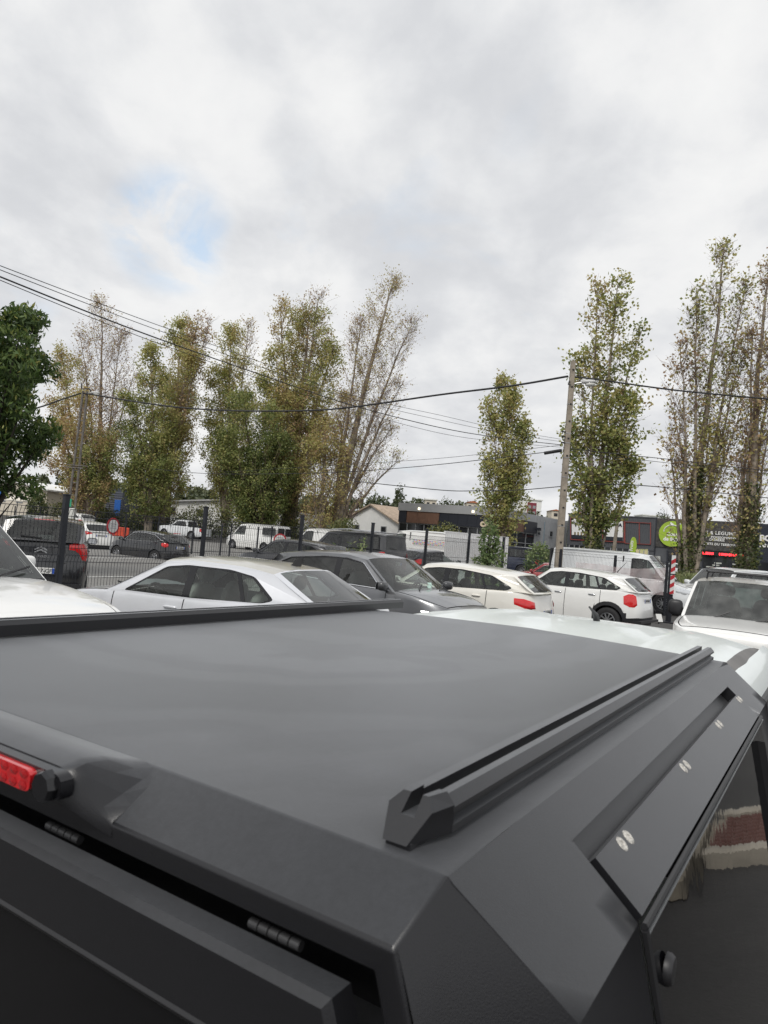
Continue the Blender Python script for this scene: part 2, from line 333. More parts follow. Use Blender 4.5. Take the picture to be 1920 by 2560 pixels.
# dust on what faces up, with sky sheen there and shade elsewhere painted in
ge = N(nt, 'ShaderNodeNewGeometry'); sx_ = N(nt, 'ShaderNodeSeparateXYZ'); L_(nt, ge.outputs['True Normal'], sx_.inputs[0]); du = N(nt, 'ShaderNodeMapRange', interpolation_type='SMOOTHSTEP', inp={1: .55, 2: .99, 3: .06, 4: 1.}); L_(nt, sx_.outputs[2], du.inputs[0])
dm = N(nt, 'ShaderNodeMath', operation='MULTIPLY'); L_(nt, sw_.outputs[0], dm.inputs[0]); L_(nt, du.outputs[0], dm.inputs[1]); L_(nt, dm.outputs[0], b.inputs['Sheen Weight'])
facing_mix = N(nt, 'ShaderNodeMix', data_type='RGBA'); facing_mix.inputs[6].default_value = (.013, .013, .015, 1); L_(nt, du.outputs[0], facing_mix.inputs[0]); L_(nt, mu.outputs[2], facing_mix.inputs[7]); L_(nt, facing_mix.outputs[2], b.inputs['Base Color'])
rmx = N(nt, 'ShaderNodeMix', data_type='FLOAT', inp={2: .27}); L_(nt, du.outputs[0], rmx.inputs[0]); L_(nt, rr.outputs[0], rmx.inputs[3]); L_(nt, rmx.outputs[0], b.inputs['Roughness'])
bp = N(nt, 'ShaderNodeBump', inp={'Strength': .12, 'Distance': .002}); L_(nt, fine.outputs[0], bp.inputs['Height']); L_(nt, bp.outputs[0], b.inputs['Normal'])
COAT = cm
COATD = mat('black_anodised', (.022, .022, .024), .38, var=.08, bump=.05, bscale=400)
ZR = 1.79; UR = .565
def uf(v): return 2.36 + (v - .268) * .16 if v < CV else 2.36 + (CV - .268) * .16   # front edge, slightly bowed
SH = MB()
vt = CV - .268                                            # half width of the flat roof
# roof grid with a hint of crown and a small rounded step at the edges
us = np.linspace(0, 1, 15); vs = [-1, -.985, -.9, -.6, -.3, 0, .3, .6, .9, .985, 1]
def roofz(q): return ZR + .006 * (1 - q * q)
SH.grid([[(UR + (uf(CV - abs(q) * vt) - UR) * s - 3.1, q * vt, roofz(q)) for q in vs] for s in us])
SLOT = (.80, 2.10)
def side(sg):
    """one flank: bevel with its slot, corner facet, rear pillar; sg=-1 is the right-hand side"""
    def P(u, v, z): return (u - 3.1, sg * (CV - v), z)
    a0, a1 = .268, .157                                   # bevel from v=a0 (roof) to v=a1 (shoulder)
    def B(u, w): return P(u, a0 + (a1 - a0) * w, ZR - .095 * w)
    cols = [.568, SLOT[0], SLOT[1], 2.36]
    UW = lambda t, w, e: (.565 + .035 * w) * (1 - t) + e * t
    SH.grid([[B(UW(t, w, 2.36), w) for w in (0, .06, .33)] for t in np.linspace(0, 1, 12)])
    SH.grid([[B(UW(t, w, SLOT[0]), w) for w in (.33, .7, 1)] for t in np.linspace(0, 1, 5)]); SH.grid([[B(u, w) for w in (.33, .7, 1)] for u in np.linspace(SLOT[1], 2.36, 4)])
    # slot walls and floor
    dp = .028
    def Bd(u, w): q = B(u, w); return (q[0], q[1] - sg * dp * .66, q[2] - dp * .75)
    SH.grid([[B(u, .33), Bd(u, .33), Bd(u, 1.05)] for u in (SLOT[0], SLOT[1])])
    for u in SLOT: SH.grid([[B(u, .33), B(u, 1.)], [Bd(u, .33), Bd(u, 1.)]])
    # flank below the shoulder: rear pillar, front pillar, sill
    def S(u, z): return P(u, .157 - .107 * (1.695 - z) / .545, z)
    SH.grid([[S(u0 + du * (1.695 - z), z) for z in (1.695, 1.5, 1.3, 1.12)] for u0, du in ((.60, -.06), (.80, .15))])
    SH.grid([[S(u, z) for z in (1.695, 1.5, 1.3, 1.12)] for u in (2.12, 2.36)])
    SH.grid([[S(u, z) for z in (1.20, 1.12)] for u in (.87, 2.12)])
    # corner facet to the rear lip
    SH.grid([[P(.565, .268, ZR), P(.50, .275, 1.756)], [P(.60, .157, 1.695), P(.505, .24, 1.66)], [P(.56, .09, 1.12), P(.50, .15, 1.12)]])
    # front closing face
    SH.grid([[B(2.36, w) for w in (0, .5, 1)] + [S(2.36, 1.12)], [P(2.40, CV, ZR), P(2.40, CV, 1.6), P(2.40, CV, 1.4), P(2.40, CV, 1.12)]])
side(1); side(-1)
# rear slope and lip around the hatch opening
OUT = [(.275, 1.756), (.24, 1.66), (.15, 1.12)]; INN = [(.294, 1.729), (.262, 1.64), (.180, 1.12)]
for sg in (1, -1):
    def P(u, v, z): return (u - 3.1, sg * (CV - v), z)
    SH.grid([[P(UR, CV - q * vt, roofz(q)), P(.50, CV - q * (CV - .275), 1.7575 - .0015 * q)] for q in (0, .3, .6, .9, .985, 1)])
    o2 = [(CV, 1.758)] + OUT; i2 = [(CV, 1.730)] + INN
    SH.grid([[P(.50, *p) for p in o2], [P(.497, p[0], p[1] - .004) for p in o2], [P(.502, *p) for p in i2], [P(.60, *p) for p in i2]])
SH_o = obj('canopy', SH, COAT, pk, sm=28)
# bevel the crisp folds a little
bv = SH_o.modifiers.new('edge', 'BEVEL'); bv.width = .007; bv.segments = 3; bv.limit_method = 'ANGLE'; bv.angle_limit = R_(20)
# gull-wing side doors in the bevel, with their pairs of screws, and the side glass
SCREW = mat('worn_screw', (.50, .48, .44), .55, .1, var=.45, vscale=300)
SG = mat('black_side_glass', (.005, .005, .006), .025, coat=0., spec=.27, var=.02, bump=.10, bscale=5)
EDGE = mat('bright_edge', (.25, .26, .27), .25, .6)
for sg in (-1, 1):
    def P(u, v, z): return (u - 3.1, sg * (CV - v), z)
    def B(u, w, h=0.): return (u - 3.1, sg * (CV - .268 + .111 * w) + sg * h * .65, ZR - .095 * w + h * .76)
    d = MB(); u0, u1 = SLOT[0] + .012, SLOT[1] - .006
    d.grid([[B(u0, .52, -.02), B(u0, .52, .003), B(u0 + .02 * 0, .99, .003), B(u0, 1.03, -.02)], [B(u1, .52, -.02), B(u1, .52, .003), B(u1, .99, .003), B(u1, 1.03, -.02)]])
    for u in (u0, u1): d.add([B(u, .52, -.02), B(u, .52, .003), B(u, .99, .003), B(u, 1.03, -.02)], [(0, 1, 2, 3)])
    dr = obj('side_door', d, COAT, pk, sm=25)
    if sg == -1:
        for u in (.893, 1.29, 1.69, 2.06):
            for w, du in ((.60, 0.), (.605, .028)):
                s = MB(); c = B(u + du, w, .003); nrm = Vector((0, sg * .65, .76)).normalized(); q = nrm.to_track_quat('Z', 'Y').to_matrix()
                for prof in ([(.0, .0002), (.0028, .0002), (.0036, .0014), (.0080, .0012), (.0092, 0)],):
                    rows = [[Vector(c) + q @ Vector((r * math.cos(2 * PI * k / 14), r * math.sin(2 * PI * k / 14), h)) for k in range(14)] for r, h in prof]; s.grid(rows, closed=True)
                obj('screw', s, SCREW, dr)
    def S(u, z, h=0.): return (u - 3.1, sg * (CV - (.157 - .107 * (1.695 - z) / .545)) + sg * h, z)
    gl = MB().grid([[S(.805 + .15 * (1.695 - z), z, .004) for z in (1.69, 1.5, 1.35, 1.2)], [S(2.115, z, .004) for z in (1.69, 1.5, 1.35, 1.2)]])
    g1 = obj('side_window', gl, SG, pk)
    e = MB().tube([S(.80 + .15 * (1.695 - z), z, .006) for z in (1.2, 1.45, 1.69)], .0045, 6).tube([S(.80, 1.694, .006), S(2.115, 1.694, .006)], .004, 6)
    obj('seal', e, EDGE if 0 else BLK, g1); obj('edge_trim', MB().tube([S(.80, 1.687, .008), S(2.115, 1.687, .008)], .0022, 6), EDGE, g1)
    kn = MB(); cpt = Vector(S(.87, 1.625, .004)); rows = [[cpt + Vector((r * math.cos(2 * PI * k / 16), sg * h, r * math.sin(2 * PI * k / 16))) for k in range(16)] for r, h in ((.017, 0), (.017, .005), (.014, .009), (.006, .010), (0, .010))]
    obj('latch_knob', kn.grid(rows, closed=True), BLK, g1)
    fb = MB()
    fb.grid([[S(1.98 + .1 * (1.66 - z), z, h) for z in (1.66, 1.5, 1.25)] for h in (.003, .02)]).grid([[S(1.98 + .1 * (1.66 - z), z, .02) for z in (1.66, 1.5, 1.25)], [S(2.03 + .1 * (1.66 - z), z, .02) for z in (1.62, 1.5, 1.25)]]).grid([[S(2.03 + .1 * (1.66 - z), z, h) for z in (1.62, 1.5, 1.25)] for h in (.02, .003)])
    obj('window_bar', fb, COATD, g1)
# roof rails: C-channel with a slot on top and one on the outside, angular end caps
def rail(vc, ue, sg):
    rt = tag(bpy.data.objects.new('roof_rail', None)); COL.objects.link(rt); rt.parent = pk
    w, h = .0275, .036
    prof = [(-w, .002), (-w, h * .25), (-w + .008, h * .32), (-w + .008, h * .52), (-w, h * .6), (-w, h * .72), (-w + .009, h), (-.009, h), (-.009, h * .55), (.006, h * .55), (.006, h), (w - .009, h), (w, h * .72), (w, .002)]
    if sg > 0: prof = [(-a, b_) for a, b_ in prof]
    m1 = MB().grid([[T(u, vc + a, ZR + .004 + b_) for a, b_ in prof] for u in (.635, ue)])
    tri = [tuple(t_) for t_ in tessellate_polygon([[Vector((a, b_, 0)) for a, b_ in prof]])]
    m1.add([T(ue, vc + a, ZR + .004 + b_) for a, b_ in prof], tri); m1.add([T(.635, vc + a, ZR + .004 + b_) for a, b_ in prof], tri)
    obj('channel', m1, COAT, rt, sm=20)
    c = MB()
    # end cap: sloping face towards the rear, notch on top
    pr = [(-w, 0), (-w, h * .72), (-w + .009, h * 1.02), (-.010, h * 1.02), (-.010, h * .55), (.007, h * .55), (.007, h * 1.02), (w - .009, h * 1.02), (w, h * .72), (w, 0)]
    fr = [(a * (.46 if z < .001 else .84 if z < h * .8 else .74) + .002, z) for a, z in pr]
    A = [T(.637, vc + a, ZR + .006 + z) for a, z in pr]; Bq = [T(.578 + .034 * (z / h), vc + a, ZR + .006 + z * .98) for a, z in fr]
    c.grid([A, Bq], closed=True); tri = [tuple(t_) for t_ in tessellate_polygon([[Vector((a, z, 0)) for a, z in pr]])]; c.add(Bq, tri); c.add(A, tri)
    c.box(T(.609, vc, ZR + .004), (.054, w * .95, .006))
    obj('end_cap', c, COAT, rt, sm=25)
rail(.326, 2.33, -1); rail(2 * CV - .33, 2.53, 1)
# third brake light in its moulded housing
bh = MB(); v0, v1 = .66, 2 * CV - .66
def _slope(u): return ZR + .003 if u >= UR else 1.757 + (max(u, .5) - .5) * (ZR + .003 - 1.757) / (UR - .5)
def sec(v, k):
    o = []
    for u, z in ((.572, ZR + .004), (.545, ZR + .010), (.520, ZR + .018), (.493, ZR + .021), (.470, ZR + .017), (.466, ZR - .016), (.503, ZR - .036)):
        uu = .498 + (u - .498) * k if u < .5 else u; zb_ = _slope(uu) if u >= .49 else (1.752 if z > ZR - .01 else 1.742); o.append(T(uu, v, zb_ + (z - zb_) * k if z > ZR - .03 else z))
    return o
bh.grid([sec(v, k) for v, k in ((v0 - .045, 0.), (v0 - .030, .22), (v0 - .014, .68), (v0 - .002, .95), (v0 + .012, 1.), (CV, 1.), (v1 - .012, 1.), (v1 + .002, .95), (v1 + .014, .68), (v1 + .030, .22), (v1 + .045, 0.))])
bl = obj('brake_light', bh, COAT, pk, sm=50)
def lamp_fn(a, z, w): return T(.464 - w + .002, a, ZR + .002 + z * .66)
lp = rnd([(v0 + .026, -.017), (v0 + .026, .017), (v1 - .026, .017), (v1 - .026, -.017)], .012, 4)
obj('lamp_body', MB().prism(rnd([(v0 - .014, -.021), (v0 - .014, .021), (v1 + .014, .021), (v1 + .014, -.021)], .016, 4), -.004, .010, lamp_fn), TRIM, bl, sm=30)
LENS = mat('brake_lens', (.55, .012, .016), .15, coat=1., var=.25, vscale=90)
lens_o = obj('lens', MB().prism(lp, .004, .018, lamp_fn), LENS, bl, sm=30)
dots = MB()
for k in range(26):
    for zz_ in (-.009, .009):
        vv = v0 + .038 + k * (v1 - v0 - .076) / 25; dots.add([lamp_fn(vv + .0075 * math.cos(PI / 3 * q), zz_ + .0075 * math.sin(PI / 3 * q), .0185) for q in range(6)] + [lamp_fn(vv, zz_, .0196)], [(q, (q + 1) % 6, 6) for q in range(6)])
tag(obj('lens_facet', dots, mat('lens_facet_red', (.42, .008, .012), .1, coat=1.), lens_o, sm=0), kind='stuff')
obj('end_bolt', MB().lathe([(0, .0), (.014, .0), (.016, .004), (.016, .012), (0, .012)], 8, 'x', T(.446, v0 + .006, ZR + .002)), TRIM, bl, sm=20)
# rear hatch: frame, hinges, glass
HO = [(.318, 1.708), (.285, 1.625), (.208, 1.12)]; HI = [(.375, 1.637), (.345, 1.56), (.285, 1.12)]
hb = MB()
for sg in (1, -1):
    def P(u, v, z): return (u - 3.1, sg * (CV - v), z)
    o2 = [(CV, 1.7095)] + HO; i2 = [(CV, 1.637)] + HI
    hb.grid([[P(.60, p[0] + .004, p[1] - .075) for p in o2], [P(.512, p[0] + .004, p[1] - .075) for p in o2], [P(.508, *p) for p in o2], [P(.482, *p) for p in o2], [P(.474, p[0] + .004, p[1] - .006) for p in o2], [P(.478, *p) for p in i2], [P(.52, *p) for p in i2]])
hatch = obj('rear_hatch', hb, COAT, pk, sm=25)
obj('inner_wall', MB().grid([[T(.602, v, z) for v in (.285 - (1.742 - z) * .14, CV, 2 * CV - .285 + (1.742 - z) * .14)] for z in (1.742, 1.5, 1.12)]), BLK, pk)
hg = MB()
for sg in (1, -1):
    def P(u, v, z): return (u - 3.1, sg * (CV - v), z)
    i2 = [(CV, 1.632)] + [(a + .004, z - .004) for a, z in HI]; hg.grid([[P(.492, CV, z) for a, z in i2], [P(.492, a, z) for a, z in i2]])
obj('rear_glass', hg, mat('black_rear_glass', (.006, .006, .007), .08, var=.02), hatch)
sl = [(-(CV - a), z) for a, z in HI[::-1]] + [(CV - a, z) for a, z in HI]
obj('seal', MB().tube([(.482 - 3.1, a, z - .003) for a, z in sl], .006, 6), BLK, hatch)
HINGE = mat('hinge_grey', (.06, .06, .062), .4, .4)
for v in (.405, .715, 2 * CV - .715, 2 * CV - .405):
    h_ = MB()
    for k in range(5): h_.tube([T(.514, v - .03 + k * .012, 1.7135), T(.514, v - .0195 + k * .012, 1.7135)], .005, 10)
    obj('hinge', h_, HINGE, hatch, sm=50)
# cab: white roof with a raised centre, drip channel, door frames, rest of the body
PW = paint('pickup_white', (.78, .83, .815), dirt=.06, coat=.35, rough=.35)
cb = MB()
def cabz(u, q):
    e = abs(q); return 1.742 + .052 * (1 - e ** 3.2) - .05 * ((u - 3.0) / .9) ** 2 - (.012 if e < .58 else 0) * ss(.62 - e, 0, .08)
CW = .655; CC = .965
cab_us = [2.44, 2.5, 2.7, 2.95, 3.2, 3.45, 3.65, 3.8, 3.9]
qs = [-1, -.97, -.9, -.8, -.66, -.6, -.55, -.4, -.2, 0, .2, .4, .55, .6, .66, .8, .9, .97, 1]
cb.grid([[T(u, CC + q * CW * (1 - .04 * max(0, (u - 3.4)) ** 1.5), cabz(u, q) - (.10 if u < 2.45 else 0)) for q in qs] for u in cab_us])
# windscreen header down to cowl (out of sight from the rear) and rear wall
cb.grid([[T(2.44, CC + q * CW, cabz(2.44, q) - .10) for q in qs], [T(2.42, CC + q * (CW + .12), 1.1) for q in qs], [T(2.42, CC + q * .9, .45) for q in qs]])
for sg in (1, -1):
    def P(u, w, z): return (u - 3.1, CC - CV + sg * w, z)
    # door skin: from the drip channel out and down
    prof = [(.685, 1.722), (.705, 1.715), (.735, 1.68), (.76, 1.62)]
    top2 = [[P(u, w - .0 - .05 * max(0, u - 3.6), z - .03 * max(0, (u - 3.2)) ** 2) for w, z in prof] for u in (2.46, 2.6, 2.9, 3.2, 3.5, 3.8, 4.0)]
    cb.grid(top2)
    low = [(.86, 1.15), (.90, 1.0), (.915, .75), (.90, .5), (.86, .36)]
    cb.grid([[P(u, w, z) for w, z in low] for u in (2.46, 2.8, 3.3, 3.9, 4.3, 4.75)])
    cb.grid([[P(2.46, .76, 1.62), P(2.46, .86, 1.15)], [P(2.56, .76, 1.62), P(2.56, .86, 1.15)]]); cb.grid([[P(3.3, .76, 1.62), P(3.3, .86, 1.15)], [P(3.42, .755, 1.615), P(3.42, .86, 1.15)]])
    cb.grid([[P(3.8, .75, 1.59), P(4.35, .86, 1.12)], [P(4.0, .74, 1.57), P(4.5, .85, 1.12)]])
# bonnet and bed sides
cb.grid([[T(u, CC + q * .86, z - .05 * q * q) for q in (-1, -.7, -.3, 0, .3, .7, 1)] for u, z in ((4.3, 1.16), (4.7, 1.15), (5.2, 1.1), (5.55, 1.02))])
cb.grid([[T(5.55, CC + q * .86, z) for q in (-1, 0, 1)] for z in (1.0, .8, .4)])
for sg in (1, -1):
    def P(u, w, z): return (u - 3.1, CC - CV + sg * w, z)
    cb.grid([[P(u, w, z) for w, z in ((.86, 1.11), (.91, .95), (.92, .7), (.88, .45))] for u in (.52, 1.0, 1.5, 2.0, 2.41)]); cb.grid([[P(u, w, z) for w, z in ((.86, 1.0), (.90, .8), (.88, .45))] for u in (4.75, 5.2, 5.55)])
cb.grid([[T(.50, CC + q * .86, z) for q in (-1, 0, 1)] for z in (1.1, .8, .45)])
cab = obj('cab_body', cb, PW, pk, sm=45)
for sg in (1, -1):
    def P(u, w, z): return (u - 3.1, CC - CV + sg * w, z)
    obj('drip_channel', MB().grid([[P(u, w, z - .05 * ((u - 3.0) / .9) ** 2) for w, z in ((.650, 1.744), (.662, 1.7405), (.690, 1.7205))] for u in np.linspace(2.45, 3.95, 9)]), mat('drip_rubber', (.16, .155, .15), .7, bump=.1), cab)
    wp = MB().grid([[P(2.56, .765, 1.612), P(2.56, .858, 1.16)], [P(3.3, .765, 1.612), P(3.3, .858, 1.16)]]).grid([[P(3.42, .762, 1.605), P(3.42, .858, 1.16)], [P(3.8, .755, 1.59), P(4.35, .858, 1.16)]])
    obj('door_glass', wp, TRIM, cab)
    obj('door_seal', MB().tube([P(u, .763 - .05 * max(0, u - 3.6), 1.617 - .03 * max(0, (u - 3.2)) ** 2) for u in (2.47, 2.6, 2.9, 3.2, 3.5, 3.8)], .012, 6), BLK, cab)
obj('windscreen', MB().grid([[T(3.9 + .02 * (1 - q * q), CC + q * .6, 1.69) for q in (-1, -.5, 0, .5, 1)], [T(4.38 + .1 * (1 - q * q), CC + q * .72, 1.17) for q in (-1, -.5, 0, .5, 1)]]), GLM, pk)
an = obj('roof_antenna', MB().tube([T(3.35, .93, 1.775), T(3.33, .93, 1.80), T(3.27, .93, 1.825), T(3.22, .93, 1.842)], [.016, .014, .006, .004], 8), BLK, pk)
def wheel(parent, x, y, r, w, sg, spokes=10, rim=ALU, hub=True):
    t = MB(); prof = [(r * .62, -w / 2 + .01), (r * .80, -w / 2), (r * .95, -w / 2 + .012), (r, -w / 2 + .035), (r, w / 2 - .035), (r * .95, w / 2 - .012), (r * .80, w / 2), (r * .62, w / 2 - .01)]
    t.lathe(prof, 26, 'y', (0, 0, 0)); wo = obj('wheel', t, RUB, parent, sm=50); wo.location = (x, y, r)
    d = MB(); d.lathe([(r * .62, sg * (w / 2 - .02)), (r * .58, sg * (w / 2 - .005)), (r * .545, sg * (w / 2 - .02)), (r * .54, -sg * w * .2)], 26, 'y')
    for k in range(spokes):
        a = 2 * PI * k / spokes; c = (math.cos(a) * r * .33, sg * (w / 2 - .03), math.sin(a) * r * .33); d.box(c, (r * .47, .03, r * .085), 0, ry=-a)
    d.lathe([(0, sg * (w / 2 - .012)), (r * .12, sg * (w / 2 - .014)), (r * .14, sg * (w / 2 - .05))], 14, 'y')
    d.lathe([(0, sg * (w / 2 - .09)), (r * .55, sg * (w / 2 - .09))], 20, 'y', m=1)
    obj('rim', d, [rim, BLK], wo, sm=35); return wo
for x, y in ((1.5, .77), (1.5, -.68), (4.72, .77), (4.72, -.68)): wheel(pk, x - 3.1, y + .045, .38, .25, 1 if y > 0 else -1)
# ------------------------------------------------------------------ cars
def interp(pts, x):
    p = sorted(pts); return float(np.interp(x, [a for a, _ in p], [b for _, b in p]))
def hermite(pts, x):
    """smooth curve through profile points"""
    p = sorted(pts); xs = [a for a, _ in p]; ys = [b for _, b in p]
    if x <= xs[0]: return ys[0]
    if x >= xs[-1]: return ys[-1]
    i = max(k for k in range(len(xs) - 1) if xs[k] <= x); h = xs[i + 1] - xs[i]; t = (x - xs[i]) / h
    def sl(k):
        if k == 0 or k == len(xs) - 1: j = min(k, len(xs) - 2); return (ys[j + 1] - ys[j]) / (xs[j + 1] - xs[j])
        a, b = (ys[k] - ys[k - 1]) / (xs[k] - xs[k - 1]), (ys[k + 1] - ys[k]) / (xs[k + 1] - xs[k]); return 0 if a * b <= 0 else 2 * a * b / (a + b)
    m0, m1 = sl(i) * h, sl(i + 1) * h
    return (2 * t**3 - 3 * t * t + 1) * ys[i] + (t**3 - 2 * t * t + t) * m0 + (-2 * t**3 + 3 * t * t) * ys[i + 1] + (t**3 - t * t) * m1
def car(name, label, cat, x, y, yaw, sp, z=None, group=None, tilt=0.):
    """vehicle from side-view measurements: nose at +x, left side at +y, wheels on z=0"""
    root = thing(name, label, cat, (x, y, G(x, y) if z is None else z), R_(yaw), group)
    if tilt: root.rotation_euler[1] = tilt
    g = sp.get; L, Wd, H = sp['L'], sp['W'], sp['H']; hw = Wd / 2; R = g('R', .32); xf, xr = L / 2, -L / 2
    ax = (xf - sp['fo'], xf - sp['fo'] - sp['wb']); clr = g('clr', .2); sill = clr
    nf, nr = g('nf', 5.), g('nr', 6.)
    top = lambda q: hermite(sp['top'], q)
    recf = g('recf', [(0, .12), (.35, .0), (.6, .0), (.9, .14), (1.3, .3)]); recr = g('recr', [(0, .1), (.35, 0), (.6, .0), (1., .06), (1.4, .12)])
    gz = g('gz', [(0, .93), (.3, .985), (.55, 1.), (.8, .985), (1.05, .95), (1.3, .93), (2., .90)])
    pm, gl, gld = g('paint', WHT), g('glass', GL), g('rglass', g('glass', GL))
    def S(q, zz, off=0.):
        """skin point: q nominal station in [xr,xf]"""
        if q >= 0: e = q / xf; rec = interp(recf, zz); n = nf
        else: e = q / xr; rec = interp(recr, zz); n = nr
        e = min(e, 1.); yv = (hw * interp(gz, zz) + off) * max(0., 1 - e ** n) ** (1 / n)
        X = q - math.copysign(1, q) * rec * ss(e, .6, 1.) + math.copysign(off, q) * ss(e, .8, 1.)
        return X, yv
    arch = R * g('archk', 1.17); zc = R
    def zb(q):
        b_ = sill
        for a in ax:
            if abs(q - a) < arch: b_ = max(b_, zc + math.sqrt(max(0., arch ** 2 - (q - a) ** 2)))
        e = q / xf if q >= 0 else q / xr
        return b_ + .05 * ss(e, .85, 1.)
    doors = g('doors', []); gapw = .007
    st = set()
    for k in range(0, 60, 5 if g('hi', 0) else 8):
        cph = math.cos(R_(k)); st.add(round(xf * cph ** (2 / nf), 4)); st.add(round(xr * cph ** (2 / nr), 4))
    for a in ax:
        for k in range(0, 181, 15): st.add(round(a + arch * math.cos(R_(k)), 4))
    for d0, d1 in doors:
        for d in (d0, d1): st.add(round(d - gapw, 4)); st.add(round(d + gapw, 4))
    for k in np.arange(xr + .5, xf - .5, .22): st.add(round(float(k), 4))
    A0, A1, D1, D0 = (sp[k] for k in ('A0', 'A1', 'D1', 'D0'))
    st.add(A0[0]); st.add(D0[0]); bed = g('bed')
    if bed: st |= set(bed)
    st = sorted(st, reverse=True); keep = [st[0]]
    prot = {round(d + s_, 4) for dd in doors for d in dd for s_ in (-gapw, gapw)} | {A0[0], D0[0]}
    for s_ in st[1:]:
        tol = .02 if abs(s_) < .40 * L else .0004
        if keep[-1] - s_ < tol and s_ not in prot: continue
        if keep[-1] - s_ < tol and keep[-1] not in prot and len(keep) > 1: keep.pop()
        keep.append(s_)
    st = keep
    fr = [0, .12, .26, .4, .54, .68, .8, .9, .96, 1.]
    def rowpts(q, sg):
        b_, t_ = zb(q), top(q); o = []
        for f in fr:
            zz = b_ + (t_ - b_) * f; X, yv = S(q, zz)
            if f > .9: yv -= .012 * ((f - .9) / .1) ** 2
            o.append((X, sg * yv, zz))
        return o
    body = MB(); clad = g('clad', 0.)
    dparts = {}
    for sg in (1, -1):
        for i in range(len(st) - 1):
            q0, q1 = st[i], st[i + 1]; mid_ = (q0 + q1) / 2; tgt = None; skip = False
            for k, (d0, d1) in enumerate(doors):
                if d0 < mid_ < d1 and abs(mid_ - d0) > gapw * .9 and abs(mid_ - d1) > gapw * .9: tgt = k
                if abs(mid_ - d0) <= gapw * .9 or abs(mid_ - d1) <= gapw * .9: skip = True
            P0, P1 = rowpts(q0, sg), rowpts(q1, sg)
            for j in range(len(fr) - 1):
                dst = body
                if j >= 1 and skip: continue
                if j >= 1 and tgt is not None: dst = dparts.setdefault((tgt, sg), MB())
                zm = (P0[j][2] + P1[j + 1][2]) / 2
                low = zm < clad or (mid_ < xr * .72 and zm < g('rclad', 0.)) or (g('archclad') and min((math.hypot(mid_ - a, zm - zc) for a in ax)) < arch + g('archclad'))
                dst.add([P0[j], P0[j + 1], P1[j + 1], P1[j]], [(0, 1, 2, 3) if sg > 0 else (3, 2, 1, 0)], 1 if low else 0)
    # top surfaces: bonnet, deck
    def topz(q, f):  # f = fraction of half width
        X, yv = S(q, top(q)); yv -= .012
        return X, yv * f, top(q) + g('crown', .05) * (1 - abs(f) ** 2.6) * min(1., yv / hw) ** 2
    F1 = [-1, -.94, -.8, -.55, -.28, 0, .28, .55, .8, .94, 1]
    hst = [q for q in st if q >= A0[0] - 1e-6]; dst_ = [q for q in st if q <= D0[0] + 1e-6 and not (bed and q < bed[1] - 1e-6 and q > bed[0] - 1e-6)]
    edge = lambda F: [f for f in F]
    nose_q = xf * g('hoodend', .93)
    for f0, f1 in zip(F1[:-1], F1[1:]):
        hood_side = min(abs(f0), abs(f1)) >= .93
        for q0, q1 in zip(hst[:-1], hst[1:]):
            if hood_side or q1 >= nose_q: body.add([topz(q0, f0), topz(q0, f1), topz(q1, f1), topz(q1, f0)], [(3, 2, 1, 0)])
    hd = MB(); hq = [q for q in hst if q < nose_q - .004] ; hq = [nose_q - .006] + hq
    hd.grid([[(lambda p: (p[0], p[1], p[2] + .004))(topz(q, f * .985 / .94 * .94)) for f in (-.935, -.8, -.55, -.28, 0, .28, .55, .8, .935)] for q in hq])
    obj('bonnet', hd, pm, root, sm=40)
    if not bed:
        for q0, q1 in zip(dst_[:-1], dst_[1:]):
            for f0, f1 in zip(F1[:-1], F1[1:]): body.add([topz(q0, f0), topz(q0, f1), topz(q1, f1), topz(q1, f0)], [(3, 2, 1, 0)])
    # greenhouse
    tum = g('tumble', .17)
    def yg(q, zz):
        X, yb_ = S(q, top(q)); k = max(0., (zz - top(q)) / (H - top(q) + 1e-6)); return yb_ - .012 - tum * k ** 1.15
    roofp = [A1] + list(g('roof', [])) + [D1]
    rz = lambda q: hermite(roofp, q)
    xs_roof = list(np.linspace(A1[0], D1[0], 12))
    belt = [q for q in sorted(st) if D0[0] < q < A0[0]]
    outer = [A0, A1] + [(q, rz(q)) for q in xs_roof[1:-1]] + [D1, D0] + [(q, top(q)) for q in belt[::3]]
    dlo = g('dlo')
    frames = {}
    for sg in (1, -1):
        frame = frames.setdefault(sg, MB())
        fn = lambda a, b_: (a, sg * yg(a, b_), b_)
        body.holes([outer] + ([dlo] if dlo else []), fn)
        if dlo:
            frame.holes([dlo] + [p for p, _ in sp['panes']], lambda a, b_: (a, sg * (yg(a, b_) - .004), b_))
    crn = g('rcrown', .055); bu0, bu1 = g('bulge', (.17, .08)); rb0, rb1 = g('rbulge', (.07, .05))
    RF = [-1, -.975, -.92, -.8, -.55, -.28, 0, .28, .55, .8, .92, .975, 1]
    def roofpt(q, f):
        k1 = ss(q, A1[0] - .5, A1[0]); k2 = 1 - ss(q, D1[0], D1[0] + .4)
        return (q + bu1 * k1 * (1 - f * f) - rb1 * k2 * (1 - f * f), f * yg(q, rz(q)), rz(q) + crn * (1 - f ** 4))
    roof = MB().grid([[roofpt(q, f) for f in RF] for q in xs_roof])
    ro = obj('roof', roof, g('roofpaint', pm), root, sm=45)
    def screen(P0, P1, b0, b1, sgn, f0):
        rows = []
        for s_ in np.linspace(0, 1, 7):
            q, zz = P0[0] + (P1[0] - P0[0]) * s_, P0[1] + (P1[1] - P0[1]) * s_ + sp.get('scurve', .0) * math.sin(PI * s_)
            b_ = b0 + (b1 - b0) * s_; rows.append((q, zz, b_, s_))
        def pt(row, f): q, zz, b_, s_ = row; return (q + sgn * b_ * (1 - f * f), f * yg(min(max(q, xr * .97), xf), zz), zz + crn * s_ * (1 - f ** 4))
        return rows, pt
